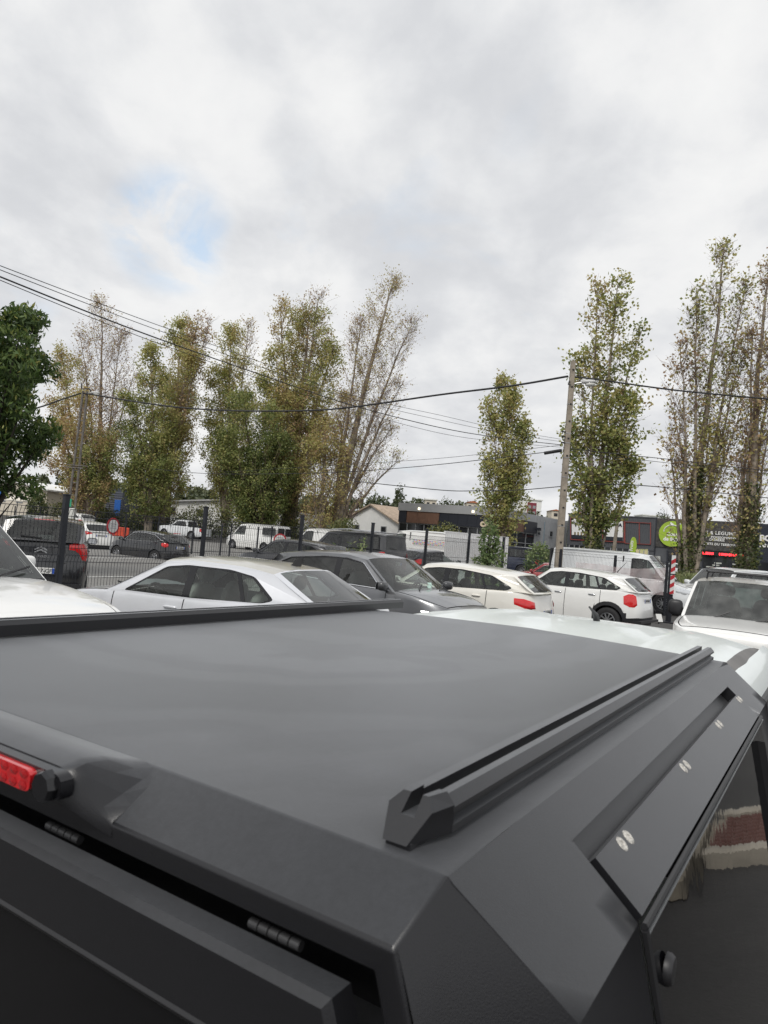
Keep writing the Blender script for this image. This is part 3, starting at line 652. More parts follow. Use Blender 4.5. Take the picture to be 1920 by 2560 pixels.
    r1, p1 = screen(A0, A1, bu0, bu1, 1, 0); fe = g('pillar', .94)
    for sg in (1, -1): body.grid([[p1(r, sg * f) for f in (1., (1 + fe) / 2, fe)] for r in r1])
    ws = MB().grid([[p1(r, f * fe) for f in (-1, -.85, -.6, -.3, 0, .3, .6, .85, 1)] for r in r1]); ws_o = obj('windscreen', ws, gl, root, sm=60)
    bd_ = MB()
    for r0_, r1_ in ((r1[0], r1[1]),): bd_.grid([[p1(r0_, f * fe) for f in np.linspace(-1, 1, 9)], [tuple(np.array(p1(r0_, f * fe)) * .8 + np.array(p1(r1_, f * fe)) * .2 + np.array([.004, 0, .004])) for f in np.linspace(-1, 1, 9)]])
    obj('cowl', bd_, BLK, ws_o)
    r2, p2 = screen(D0, D1, rb0, rb1, -1, 0); fr2 = g('rpillar', .90); z0, z1_ = g('rwin', (.08, .94))
    rwn = MB()
    if g('rwindow', True):
        w_rows = []
        def sub(t): 
            q, zz = D0[0] + (D1[0] - D0[0]) * t, D0[1] + (D1[1] - D0[1]) * t; return (q, zz, rb0 + (rb1 - rb0) * t, t)
        F2 = [f * fr2 for f in (-1, -.8, -.4, 0, .4, .8, 1)]
        for sg in (1, -1): body.grid([[p2(sub(t), sg * f) for f in (1., .96, fr2)] for t in np.linspace(0, 1, 6)])
        body.grid([[p2(sub(t), f) for f in F2] for t in (0, z0)]); body.grid([[p2(sub(t), f) for f in F2] for t in (z1_, 1)])
        rwn.grid([[p2(sub(t), f) for f in F2] for t in np.linspace(z0, z1_, 5)]); rw = obj('rear_window', rwn, gld, root, sm=60)
        if g('rwiper', True):
            a_, b_ = p2(sub(z0 + .04), 0), p2(sub(z0 + .10), .55); off = Vector((-.02, 0, .01)); obj('wiper', MB().tube([Vector(a_) + off, Vector(b_) + off], .012, 5), BLK, rw)
    else:
        body.grid([[p2(r, f) for f in (-1, -.9, -.5, 0, .5, .9, 1)] for r in r2])
    obj('body', body, [pm, BLK], root, sm=42)
    if dlo:
        for sg in (1, -1): obj('window_frame', frames[sg], g('pillarmat', TRIM), root, sm=60)
    # doors with panes and handles
    dobj = {}
    for (k, sg), m_ in dparts.items(): dobj[(k, sg)] = obj('door', m_, [pm, BLK], root, sm=42)
    for sg in (1, -1):
        for poly, dk in g('panes', []):
            pr = dobj.get((dk, sg), root)
            obj('window_pane', MB().holes([poly], lambda a, b_: (a, sg * (yg(a, b_) - .008), b_)), gld if (dk != 0 and 'rglass' in sp) else gl, pr, sm=60)
        for k, (hx, hz) in enumerate(g('handles', [])):
            X, yv = S(hx, hz); pr = dobj.get((k, sg), root)
            obj('handle', MB().sell((X, sg * (yv + .018), hz), (.20, .03, .032), 3, 10, 6), g('handlemat', pm), pr)
        if g('mirror', 1):
            mx_, mz = g('mirrorpos', (A0[0] - .12, A0[1] + .07)); X, yv = S(mx_, top(mx_)); E_ = Matrix.Rotation(-sg * .15, 3, 'Z'); ms = g('mirrorsize', (.12, .22, .15))
            mo = obj('mirror', MB().sell((mx_ + .02, sg * (yv + .11), mz + .01), ms, 3.2, 14, 8, E_=E_).tube([(mx_, sg * (yv - .03), mz - .06), (mx_, sg * (yv + .07), mz - .04)], .03, 6), g('mirrormat', pm), root)
            obj('mirror_glass', MB().box((mx_ - ms[0] * .47, sg * (yv + .11), mz + .01), (.006, ms[1] * .78, ms[2] * .72)), CHR, mo)
        if g('chrome') and dlo:
            ring = [(a, sg * (yg(a, b_) + .004), b_) for a, b_ in dlo] ; obj('chrome_strip', MB().tube(ring + ring[:1], .010, 5, cap=False), CHR, root)
    # lamps, plates
    def patch(end, ph, zl, m_, nm, par=root, off=.006, sides=(1, -1)):
        """ph: list of (angle, zlow, zhigh) round the corner of the body"""
        n = nf if end > 0 else nr
        for sg in sides:
            rows = []
            for a, zl_, zh_ in ph:
                e = abs(math.cos(R_(a))) ** (2 / n); q = end * L / 2 * e; row = []
                for t in np.linspace(0, 1, 5):
                    zz = zl_ + (zh_ - zl_) * t; X, yv = S(q, zz, off + .012 * math.sin(PI * t)); row.append((X, sg * yv, zz))
                X, yv = S(q, zl_, -.01); X2, yv2 = S(q, zh_, -.01); rows.append([(X, sg * yv, zl_)] + row + [(X2, sg * yv2, zh_)])
            k_ = MB().grid(rows); k_.add(rows[0], [tuple(range(7))]); k_.add(rows[-1], [tuple(range(7))]); obj(nm, k_, m_, par, sm=50)
    for end, ph, m_, nm in g('lamps', []): patch(end, ph, 0, m_, nm)
    pp = g('plate')
    if pp:
        zz, ang = pp[:2]; X, yv = S(xr * .9995, zz); X -= .012
        po = obj('number_plate', MB().box((X, 0, zz), (.012, .52, .11), bev=.003), PLT, root)
        for sg in (1, -1): obj('plate_band', MB().box((X - .007, sg * .24, zz), (.003, .04, .10)), PLB, po)
        text('plate_text', pp[2] if len(pp) > 2 else ' ', .095, INK, (X - .0075, .20, zz - .034), (0, -1, 0), (0, 0, 1), po, depth=.0008, bold=.0015, sx=1.0) if len(pp) > 2 else obj('plate_text', MB().box((X - .007, 0, zz), (.003, .36, .05)), mat('plate_print', (.16, .16, .17), .6, var=.9, vscale=40), po)
    # wheels, arch liners, floor, cabin
    for a in ax:
        for sg in (1, -1):
            wheel(root, a, sg * (hw - .115), R, .2, sg, g('spokes', 10), g('rim', ALU))
    li = MB()
    for a in ax:
        for sg in (1, -1): li.grid([[(a + arch * math.cos(R_(k)), sg * w, zc + arch * math.sin(R_(k))) for k in range(-10, 191, 20)] for w in (hw - .03, hw - .32)]).add([(a + arch * math.cos(R_(k)), sg * (hw - .32), zc + arch * math.sin(R_(k))) for k in range(-10, 191, 20)], [tuple(range(11))])
    li.grid([[(q, sg * (S(q, sill)[1] - .01), sill + .03) for sg in (-1, -.5, .5, 1)] for q in np.linspace(xr * .96, xf * .96, 8)])
    li.box(((A0[0] + D0[0]) / 2, 0, sill + .16), (A0[0] - D0[0] + .3, Wd - .25, .06))
    li.box((A0[0] + .10, 0, (sill + A0[1]) / 2 - .02), (.5, Wd - .30, A0[1] - sill - .1), bev=.05)     # dash and bulkhead
    if not g('panelvan') and not bed: li.box((D0[0] + .42, 0, D0[1] - .34), (.5, Wd - .40, .5), bev=.03)
    if g('panelvan'): li.box((g('panelvan'), 0, (H + sill) / 2), (.04, Wd - .3, H - sill - .35))
    obj('underbody', li, BLK, root, sm=35)
    if g('seats', True):
        sm_ = g('seatmat', SEAT); sxs = g('seatx', [A0[0] - 1.05, A0[0] - 1.95])
        for r_, sx_ in enumerate(sxs):
            for sy in (.36, -.36):
                zt_ = H - .42 - (.04 * r_); E_ = Matrix.Rotation(-.20, 3, 'Y')
                so = obj('seat', MB().sell((sx_, sy, zt_ - .22), (.16, .48, .62), 3.5, 14, 8, E_=E_).sell((sx_ + .28, sy, zt_ - .52), (.5, .48, .16), 3.5, 12, 6), sm_, root)
                obj('headrest', MB().sell((sx_ - .10, sy, zt_ + .19), (.10, .26, .19), 3, 12, 8, E_=E_).tube([(sx_ - .08, sy - .06, zt_ + .05), (sx_ - .09, sy - .06, zt_ + .14)], .008, 5).tube([(sx_ - .08, sy + .06, zt_ + .05), (sx_ - .09, sy + .06, zt_ + .14)], .008, 5), sm_, so)
        if g('wheelside', 1):
            st_ = MB(); cpos = Vector((A0[0] - .42, .36, A0[1] - .06)); E_ = Matrix.Rotation(-1.15, 3, 'Y'); ring = [cpos + E_ @ Vector((.18 * math.cos(2 * PI * k / 18), .18 * math.sin(2 * PI * k / 18), 0)) for k in range(19)]
            st_.tube(ring, .016, 6, cap=False)
            for k in (0, 6, 12): st_.tube([cpos, ring[k]], .014, 5)
            st_.tube([cpos, cpos + E_ @ Vector((0, 0, -.3))], .03, 6); obj('steering_wheel', st_, BLK, root)
    if g('wipers', True):
        for sg in (1, -1):
            a_ = p1(r1[0], sg * .05 + .25); b_ = p1(r1[1], sg * .05 + .80 if sg > 0 else -.15); off = Vector((.03, 0, .035))
            if sg < 0: a_ = p1(r1[0], -.40)
            obj('wiper', MB().tube([Vector(a_) + off, Vector(b_) + off], .011, 5), BLK, ws_o)
    root['_car'] = 1; del root['_car']
    return root, S, top, yg, roofpt, p2, ro
def DL(pts, r=.05): return rnd(pts, r, 3)
def hatch(L, W_, H, **kw):
    """five-door hatchback or crossover outline as fractions of length and height"""
    X = lambda a: round(a * L, 4); Z = lambda b_: b_ * H; P = lambda *q: [(X(a), Z(b_)) for a, b_ in q]
    sp = dict(L=L, W=W_, H=H, fo=.205 * L, wb=.612 * L, R=.215 * H if H < 1.6 else .21 * H, nf=4.2, nr=5.5,
        top=P((.5, .47), (.485, .52), (.45, .555), (.38, .595), (.30, .628), (.24, .645), (0, .655), (-.25, .68), (-.42, .70), (-.48, .69), (-.5, .66)),
        A0=(X(.235), Z(.645)), A1=(X(.085), Z(.925)), D1=(X(-.38), Z(.892)), D0=(X(-.478), Z(.69)), roof=P((-.03, .962), (-.2, .946), (-.3, .92)),
        dlo=DL(P((.185, .668), (.075, .895), (.0, .925), (-.12, .926), (-.275, .885), (-.385, .745), (-.36, .705), (-.1, .675))),
        panes=[(DL(P((.172, .676), (.075, .882), (-.03, .914), (-.03, .676)), .03), 0), (DL(P((-.058, .68), (-.058, .911), (-.216, .889), (-.25, .695)), .03), 1), (DL(P((-.262, .70), (-.232, .885), (-.27, .87), (-.367, .745), (-.348, .712)), .03), None)],
        doors=[(X(-.045), X(.21)), (X(-.265), X(-.045))], handles=[(X(.0), Z(.585)), (X(-.215), Z(.60))],
        recf=[(0, .12), (.25 * H, .0), (.42 * H, .01), (.52 * H, .12), (.7 * H, .3)], recr=[(0, .12), (.25 * H, 0), (.40 * H, .0), (.55 * H, .05), (.69 * H, .10), (H, .3)],
        lamps=[(1, [(20, Z(.44), Z(.47)), (32, Z(.43), Z(.49)), (45, Z(.435), Z(.50)), (58, Z(.46), Z(.505))], CLR, 'headlight'), (-1, [(18, Z(.50), Z(.58)), (28, Z(.49), Z(.60)), (40, Z(.50), Z(.62)), (55, Z(.54), Z(.62))], RED, 'tail_light')],
        plate=(Z(.44), 0))
    sp.update(kw); return sp
def sedan(L, W_, H, **kw):
    X = lambda a: round(a * L, 4); Z = lambda b_: b_ * H; P = lambda *q: [(X(a), Z(b_)) for a, b_ in q]
    sp = hatch(L, W_, H)
    sp.update(dict(fo=.205 * L, wb=.577 * L, top=P((.5, .45), (.485, .50), (.45, .545), (.38, .59), (.30, .625), (.225, .645), (0, .655), (-.22, .68), (-.38, .715), (-.46, .705), (-.5, .655)),
        A0=(X(.225), Z(.645)), A1=(X(.055), Z(.925)), D1=(X(-.275), Z(.918)), D0=(X(-.405), Z(.712)), roof=P((-.04, .957), (-.17, .952)), rwiper=False, rwin=(.03, .97), rpillar=.88,
        dlo=DL(P((.165, .665), (.045, .89), (-.02, .918), (-.15, .918), (-.225, .885), (-.295, .73), (-.265, .70), (-.06, .672))),
        panes=[(DL(P((.152, .672), (.045, .876), (-.025, .905), (-.025, .672)), .03), 0), (DL(P((-.048, .675), (-.048, .907), (-.17, .9), (-.205, .69)), .03), 1), (DL(P((-.216, .695), (-.183, .893), (-.216, .878), (-.28, .735), (-.262, .706)), .02), None)],
        doors=[(X(-.036), X(.195)), (X(-.255), X(-.036))]))
    sp.update(kw); return sp
def box4(L, W_, H, **kw):
    """tall square-cut off-roader"""
    X = lambda a: round(a * L, 4); Z = lambda b_: b_ * H; P = lambda *q: [(X(a), Z(b_)) for a, b_ in q]
    sp = hatch(L, W_, H)
    sp.update(dict(fo=.17 * L, wb=.585 * L, R=.385, clr=.32, nf=6., nr=8., tumble=.14, bulge=(.10, .05), rbulge=(.03, .03),
        top=P((.5, .50), (.49, .555), (.45, .575), (.30, .605), (.215, .62), (0, .625), (-.3, .63), (-.47, .635), (-.5, .62)),
        A0=(X(.21), Z(.62)), A1=(X(.095), Z(.93)), D1=(X(-.462), Z(.94)), D0=(X(-.478), Z(.635)), roof=P((-.05, .965), (-.3, .962)),
        dlo=DL(P((.17, .645), (.075, .905), (-.1, .925), (-.425, .915), (-.44, .655), (-.2, .65)), .04),
        panes=[(DL(P((.155, .652), (.072, .893), (-.035, .912), (-.035, .655)), .03), 0), (DL(P((-.06, .657), (-.06, .913), (-.215, .912), (-.235, .657)), .03), 1), (DL(P((-.255, .66), (-.24, .91), (-.412, .905), (-.428, .665)), .03), None)],
        doors=[(X(-.048), X(.19)), (X(-.245), X(-.048))], recf=[(0, .08), (.4, 0), (1.0, .02), (1.3, .1)], recr=[(0, .06), (.4, 0), (1.2, .02), (1.8, .08)],
        lamps=[(1, [(22, Z(.43), Z(.51)), (36, Z(.43), Z(.51)), (48, Z(.44), Z(.50))], CLR, 'headlight'), (-1, [(30, Z(.46), Z(.62)), (38, Z(.46), Z(.62)), (46, Z(.46), Z(.62)), (52, Z(.47), Z(.61))], RED, 'tail_light')], plate=(Z(.40), 0)))
    sp.update(kw); return sp
def van(L, W_, H, **kw):
    X = lambda a: round(a * L, 4); Z = lambda b_: b_ * H; P = lambda *q: [(X(a), Z(b_)) for a, b_ in q]
    sp = hatch(L, W_, H)
    sp.update(dict(fo=.19 * L, wb=.60 * L, R=.33, clr=.25, nf=4.5, nr=9., tumble=.13, bulge=(.15, .07), rbulge=(.02, .02),
        top=P((.5, .36), (.485, .42), (.45, .46), (.39, .505), (.345, .53), (.2, .535), (-.3, .54), (-.49, .54), (-.5, .53)),
        A0=(X(.335), Z(.53)), A1=(X(.195), Z(.925)), D1=(X(-.475), Z(.945)), D0=(X(-.49), Z(.54)), roof=P((.05, .96), (-.3, .965)),
        dlo=DL(P((.30, .555), (.205, .855), (.16, .885), (.085, .885), (.085, .565)), .05), panes=[(DL(P((.288, .565), (.2, .845), (.158, .872), (.095, .872), (.095, .575)), .04), 0)],
        doors=[(X(.075), X(.315))], handles=[(X(.11), Z(.49))], recf=[(0, .1), (.5, 0), (.8, .05), (1.2, .2)], recr=[(0, .05), (.4, 0), (2., .05)],
        lamps=[(1, [(24, Z(.34), Z(.42)), (40, Z(.34), Z(.45)), (55, Z(.37), Z(.46))], CLR, 'headlight'), (-1, [(36, Z(.30), Z(.52)), (42, Z(.30), Z(.52)), (50, Z(.30), Z(.52))], RED, 'tail_light')], plate=(Z(.3), 0),
        seatx=[X(.335) - 1.05], panelvan=X(.03), rwindow=False))
    sp.update(kw); return sp
SILVER = paint('paint_silver', (.70, .715, .75), .22, dirt=.10); GREY = paint('paint_grey', (.17, .175, .185), .55, dirt=.12); CREAM = paint('paint_cream', (.79, .77, .71), dirt=.10)
WARM = paint('paint_warm_white', (.82, .82, .80), dirt=.08); BLACKP = paint('paint_black', (.013, .014, .017), dirt=.06, rough=.2); DKGREY = paint('paint_dark_grey', (.045, .047, .052), .3, dirt=.08); NAVY = paint('paint_navy', (.012, .018, .045), dirt=.08); REDP = paint('paint_red', (.36, .02, .025)); COLD = paint('paint_cold_white', (.74, .76, .77), dirt=.08)

# --- row of cars on this side of the fence
saab, S_, top_, yg_, rp_, p2_, ro_ = car('sedan_car', 'silver sedan with dusty roof and fin aerial, nose to the fence', 'car', -2.05, 9.25, 156, sedan(4.64, 1.76, 1.50, paint=SILVER, mirror=0, handlemat=SILVER, hi=1, seatmat=SEATG, roofpaint=paint('paint_dusty_silver', (.50, .49, .45), .1, dirt=.5, rough=.5)))
obj('roof_aerial', MB().prism([(-1.06, 1.455), (-1.16, 1.55), (-1.23, 1.555), (-1.20, 1.455)], -.014, .014, lambda a, b_, w: (a, w, b_)), BLK, saab)
suv, *_ = car('crossover_car', 'dark grey crossover with chrome window line, nose pointing away from the fence', 'car', -.08, 12.75, -37, hatch(4.4, 1.83, 1.62, paint=GREY, chrome=1, hi=1, rglass=GLD, mirrormat=DKGREY, handlemat=CHR, clad=.36, clr=.24,
    dlo=DL([(x * 4.4, z * 1.62) for x, z in ((.185, .655), (.075, .895), (.0, .928), (-.12, .925), (-.30, .875), (-.365, .80), (-.31, .70), (-.1, .67))]),
    panes=[(DL([(x * 4.4, z * 1.62) for x, z in ((.172, .664), (.075, .882), (-.03, .914), (-.03, .672))], .03), 0), (DL([(x * 4.4, z * 1.62) for x, z in ((-.058, .676), (-.058, .911), (-.232, .882), (-.26, .695))], .03), 1), (DL([(x * 4.4, z * 1.62) for x, z in ((-.27, .70), (-.25, .875), (-.298, .86), (-.348, .80), (-.308, .722))], .03), None)]))
obj('roof_stickers', MB().box((1.04, .22, 1.16), (.004, .11, .07), ry=-.55).box((1.1, .12, 1.115), (.004, .11, .07), ry=-.55), mat('sticker', (.5, .68, .6), .5, var=.3, vscale=30), suv)
golf, *_ = car('hatchback_car', 'cream hatchback with red oval tail lamp, parked between grey crossover and white crossover', 'car', 1.62, 15.5, 149, hatch(4.2, 1.78, 1.48, paint=CREAM, hi=1, handlemat=CREAM, rpillar=.86))
fiat, *_ = car('crossover_car', 'white crossover with dented door and black arch trim, beside the striped post', 'car', 5.3, 19.9, 144, hatch(4.25, 1.8, 1.6, paint=WARM, hi=1, clad=.30, rclad=.50, archclad=.075, clr=.22, mirrormat=WARM, handlemat=CHR, plate=(.9, 0),
    lamps=[(1, [(20, .72, .84), (45, .72, .86)], CLR, 'headlight'), (-1, [(26, .80, 1.02), (34, .74, 1.06), (44, .74, 1.06), (54, .80, 1.0)], RED, 'tail_light'), (-1, [(8, .36, .40), (28, .36, .40), (40, .37, .40)], RED, 'rear_reflector')]), z=.12)
obj('aerial', MB().tube([(-1.25, 0, 1.57), (-1.27, 0, 1.60), (-1.48, 0, 1.86)], [.02, .012, .004], 6), BLK, fiat)
lc, *_ = car('offroad_car', 'white off-roader with roof rack and black door mirror, facing the viewer', 'car', 6.27, 12.35, 239, box4(4.7, 1.82, 1.80, paint=WARM, hi=1, mirrormat=BLK, mirrorsize=(.16, .24, .26), mirrorpos=(.80, 1.22), glass=GLH), z=.1)
rk = MB()
for sy in (-.55, .55): rk.tube([(-1.9, sy, 1.86), (.55, sy, 1.88)], .018, 6)
for k in range(7): rk.tube([(-1.9 + k * .4, -.55, 1.87), (-1.9 + k * .4, .55, 1.87)], .014, 5)
for k in (-1.6, -.4, .3):
    for sy in (-.55, .55): rk.tube([(k, sy * 1.05, 1.74), (k, sy, 1.87)], .016, 5)
obj('roof_rack', rk, BLK, lc)
lo, *_ = car('offroad_car', 'white off-roader with long flat bonnet and dark wiper, at the left edge of the row', 'car', -4.01, 6.47, -33, box4(4.0, 1.85, 1.95, paint=WARM, hi=1, fo=.75, wb=2.35, pillar=.985, pillarmat=BLK, mirrorpos=(-.14, 1.42), mirrorsize=(.12, .17, .14), seatx=[-.75], wheelside=0,
    top=[(2.0, .95), (1.95, 1.06), (1.8, 1.13), (1.3, 1.22), (.45, 1.30), (-.5, 1.31), (-1.9, 1.32), (-2.0, 1.25)], A0=(.45, 1.30), A1=(-.35, 1.83), D1=(-1.85, 1.83), D0=(-1.93, 1.32), roof=[(-.8, 1.89), (-1.4, 1.89)],
    dlo=DL([(.25, 1.34), (-.42, 1.78), (-1.7, 1.79), (-1.75, 1.36)], .05), panes=[(DL([(.2, 1.35), (-.42, 1.765), (-.85, 1.77), (-.85, 1.36)], .03), 0), (DL([(-.93, 1.37), (-.93, 1.77), (-1.68, 1.775), (-1.72, 1.375)], .03), None)], doors=[(-.9, .35)], handles=[(-.75, 1.2)]), z=.1)
# --- beyond the fence
cit, S_, *_ = car('minivan_car', 'black minivan with red tail lamps seen from behind through the fence', 'car', -7.05, 15.2, 113, hatch(4.08, 1.73, 1.62, paint=BLACKP, nr=7., z=1, D1=(-1.80, 1.50), D0=(-1.97, 1.16), rpillar=.90, tumble=.14, clad=0.,
    top=[(2.04, .78), (1.95, .88), (1.5, 1.0), (.95, 1.05), (0, 1.08), (-1., 1.12), (-1.9, 1.16), (-2.04, 1.12)], recr=[(0, .12), (.3, .02), (.45, 0), (.72, .0), (.76, .05), (1.1, .07), (1.6, .2)], plate=(.62, 0, 'BL-217-GF'),
    lamps=[(1, [(20, .72, .84), (45, .72, .86)], CLR, 'headlight'), (-1, [(9, 1.03, 1.12), (16, 1.02, 1.15), (26, .97, 1.16), (36, .84, 1.15), (48, .82, 1.13), (56, .88, 1.08)], RED, 'tail_light')]), z=.34)
for k, dz in ((0, .07), (1, .12)):
    q = MB()
    for sg in (1, -1): q.add([(-2.005, sg * .105, .865 + dz), (-2.005, sg * .105, .89 + dz), (-2.005, 0, .945 + dz), (-2.005, 0, .915 + dz)], [(0, 1, 2, 3)]); q.add([(-1.99, sg * .105, .865 + dz), (-2.005, sg * .105, .865 + dz), (-2.005, 0, .915 + dz), (-1.99, 0, .915 + dz)], [(0, 1, 2, 3)])
    obj('badge_chevron', q, CHR, cit, sm=0)
text('badge_lettering', 'CITROËN', .062, CHR, (-2.004, .155, .855), (0, -1, 0), (0, 0, 1), cit, depth=.003, bold=.001, space=1.15)
obj('stop_lamp', MB().box((-1.80, 0, 1.545), (.05, .36, .035), bev=.01), RED, cit)
obj('grab_strip', MB().box((-2.0, 0, .77), (.03, .9, .03), bev=.01), CHR if 0 else BLK, cit)
qa, *_ = car('crossover_car', 'white crossover with slanted red tail lamps in the yard beside the round sign', 'car', -15.35, 37.3, 134, hatch(4.38, 1.81, 1.6, paint=WARM, rglass=GLD, clad=.42, plate=(.92, 0), lamps=[(1, [(20, .72, .84), (45, .72, .86)], CLR, 'headlight'), (-1, [(10, 1.0, 1.03), (22, .96, 1.08), (34, .93, 1.10), (46, .95, 1.08), (56, 1.0, 1.05)], RED, 'tail_light')]), z=.12)
sw, *_ = car('hatchback_car', 'small white hatchback half hidden by the tall fence post', 'car', -26.2, 61.5, 148, hatch(3.95, 1.72, 1.48, paint=WARM, rglass=GLD), z=.62)
p2, *_ = car('hatchback_car', 'black hatchback with alloy wheels standing alone in the yard', 'car', -10.55, 32.96, 150, hatch(3.97, 1.74, 1.46, paint=BLACKP, chrome=1, plate=(.80, 0), spokes=8, lamps=[(1, [(20, .68, .78), (45, .68, .80)], CLR, 'headlight'), (-1, [(26, .84, .94), (34, .80, .98), (44, .80, .98), (55, .86, .96)], RED, 'tail_light')]), z=.10)
obj('stop_lamp', MB().box((-1.66, 0, 1.42), (.05, .4, .03), bev=.01), RED, p2)
dk, *_ = car('minivan_car', 'dark grey minivan showing only its roof behind the grey crossover', 'car', -3.0, 25.2, 150, hatch(4.45, 1.83, 1.63, paint=DKGREY, rglass=GLM), z=.18)
l15, *_ = car('offroad_car', 'dark grey off-roader with roof rails behind the fence weeds', 'car', -1.3, 28.4, 145, box4(4.78, 1.88, 1.86, paint=DKGREY, rglass=GLD, R=.38), z=.42)
obj('roof_rails', MB().tube([(.4, .66, 1.84), (-.5, .66, 1.90), (-1.9, .66, 1.86)], .022, 6).tube([(.4, -.66, 1.84), (-.5, -.66, 1.90), (-1.9, -.66, 1.86)], .022, 6), ALU, l15)
obj('tail_trim', MB().box((-2.40, 0, .98), (.03, .9, .07), bev=.01), CHR, l15)
tr, *_ = car('cargo_van', 'white cargo van with rear side window, beside the pickup under the trees', 'van', -9.1, 52.9, 150, van(4.95, 1.97, 2.0, paint=WARM, rim=ALU), z=.39)
obj('side_window', MB().box((-1.75, .925, 1.5), (1.15, .02, .52), rx=.11, bev=.008), GLD, tr); obj('rear_window', MB().box((-2.47, .42, 1.5), (.03, .7, .55), bev=.01).box((-2.47, -.42, 1.5), (.03, .7, .55), bev=.01), GLD, tr)
v2, *_ = car('cargo_van', 'second white cargo van mostly hidden behind the dark grey off-roader', 'van', -3.4, 44.5, 150, van(4.9, 1.95, 2.05, paint=WARM), z=.35)
mh, *_ = car('camper_van', 'tall white van with a rainbow dotted band and open wooden rear door', 'van', 2.15, 41.5, 150, van(5.0, 2.0, 2.45, paint=WARM), z=.28)
cols = [(.75, .12, .12), (.2, .3, .7), (.15, .5, .2), (.8, .5, .1), (.45, .15, .55)]
for r_ in range(3):
    for k in range(22): obj('band_dot', MB().box((-.1 - k * .1, .93 - .004 * r_, 1.66 + .09 * r_), (.055, .02, .05), rx=.08), mat('dot_%d' % ((k * 2 + r_) % 5), cols[(k * 2 + r_) % 5], .6), mh)
WOOD = mat('ply_wood', (.55, .38, .18), .7, var=.2, vscale=14)
obj('rear_door', MB().box((-2.56, 1.28, 1.25), (.05, .82, 1.55), rz=.5, bev=.02), WARM, mh); obj('door_lining', MB().box((-2.60, 1.28, 1.30), (.03, .66, 1.2), rz=.5), WOOD, mh)
rl, *_ = car('hatchback_car', 'grey hatchback with large red tail lamp in front of the tall van', 'car', 2.35, 33.5, 48, hatch(4.2, 1.78, 1.56, paint=DKGREY, lamps=[(1, [(20, .72, .84), (45, .72, .86)], CLR, 'headlight'), (-1, [(16, .84, 1.0), (28, .76, 1.06), (40, .76, 1.1), (55, .9, 1.12)], RED, 'tail_light')]), z=.19)
ds, *_ = car('offroad_car', 'navy blue square off-roader at the end of the white wall', 'car', 8.5, 47.5, 149, box4(4.7, 1.89, 1.94, paint=NAVY, rglass=GLM), z=.34)
rc_, *_ = car('hatchback_car', 'red hatchback peeping out behind the white crossover', 'car', 7.9, 33., 160, hatch(3.9, 1.7, 1.45, paint=REDP), z=.17)
tf, *_ = car('cargo_van', 'long white cargo van with black rear edge behind the banner fence', 'van', 8.75, 25.9, -31, van(5.0, 1.96, 2.0, paint=COLD), z=.34)
obj('rear_edge', MB().box((-2.47, 0, 1.3), (.06, 1.62, 1.2), bev=.03), BLK, tf)
rg, *_ = car('pickup_truck', 'white double cab pickup with open bed under the poplars', 'pickup', -19.3, 70.6, 158, box4(5.35, 1.86, 1.82, paint=COLD, fo=.9, wb=3.22, R=.39, bed=(-2.62, -1.05), rim=ALU,
    top=[(2.675, .85), (2.62, 1.0), (2.2, 1.1), (1.15, 1.16), (0, 1.14), (-.95, 1.14), (-1.05, 1.14), (-2.5, 1.14), (-2.675, 1.1)], A0=(1.12, 1.16), A1=(.45, 1.70), D1=(-.80, 1.70), D0=(-.98, 1.14), roof=[(.1, 1.765), (-.4, 1.755)],
    dlo=DL([(.90, 1.2), (.36, 1.66), (-.1, 1.69), (-.62, 1.66), (-.80, 1.2)], .06), panes=[(DL([(.84, 1.21), (.36, 1.64), (.06, 1.67), (.06, 1.21)], .04), 0), (DL([(-.02, 1.21), (-.02, 1.67), (-.58, 1.645), (-.74, 1.21)], .04), 1)],
    doors=[(.02, 1.02), (-.86, .02)], handles=[(.15, 1.02), (-.7, 1.02)], lamps=[(1, [(22, .85, .98), (45, .88, 1.02)], CLR, 'headlight'), (-1, [(34, .80, 1.08), (42, .80, 1.08), (52, .80, 1.08)], RED, 'tail_light')], plate=(.62, 0), rwiper=False), z=.45)
obj('bed_liner', MB().box((-1.84, 0, .72), (1.5, 1.5, .06)).box((-1.04, 0, .92), (.06, 1.5, .42)).box((-2.58, 0, .92), (.06, 1.5, .42)).box((-1.84, .78, .92), (1.5, .06, .42)).box((-1.84, -.78, .92), (1.5, .06, .42)), BLK, rg)
obj('roll_bar', MB().tube([(-1.15, .7, 1.1), (-1.3, .66, 1.62), (-1.3, -.66, 1.62), (-1.15, -.7, 1.1)], .035, 8).tube([(-1.3, .66, 1.6), (-2.2, .72, 1.15)], .03, 6).tube([(-1.3, -.66, 1.6), (-2.2, -.72, 1.15)], .03, 6), BLK, rg)
ws2, *_ = car('offroad_car', 'white off-roader parked behind the one with the roof rack', 'car', 12.3, 25.5, 200, box4(4.6, 1.85, 1.86, paint=COLD), z=.2)
gc, *_ = car('hatchback_car', 'pale grey hatchback parked by the shop door', 'car', 29.0, 72., 170, hatch(4.1, 1.75, 1.5, paint=SILVER), z=.55)
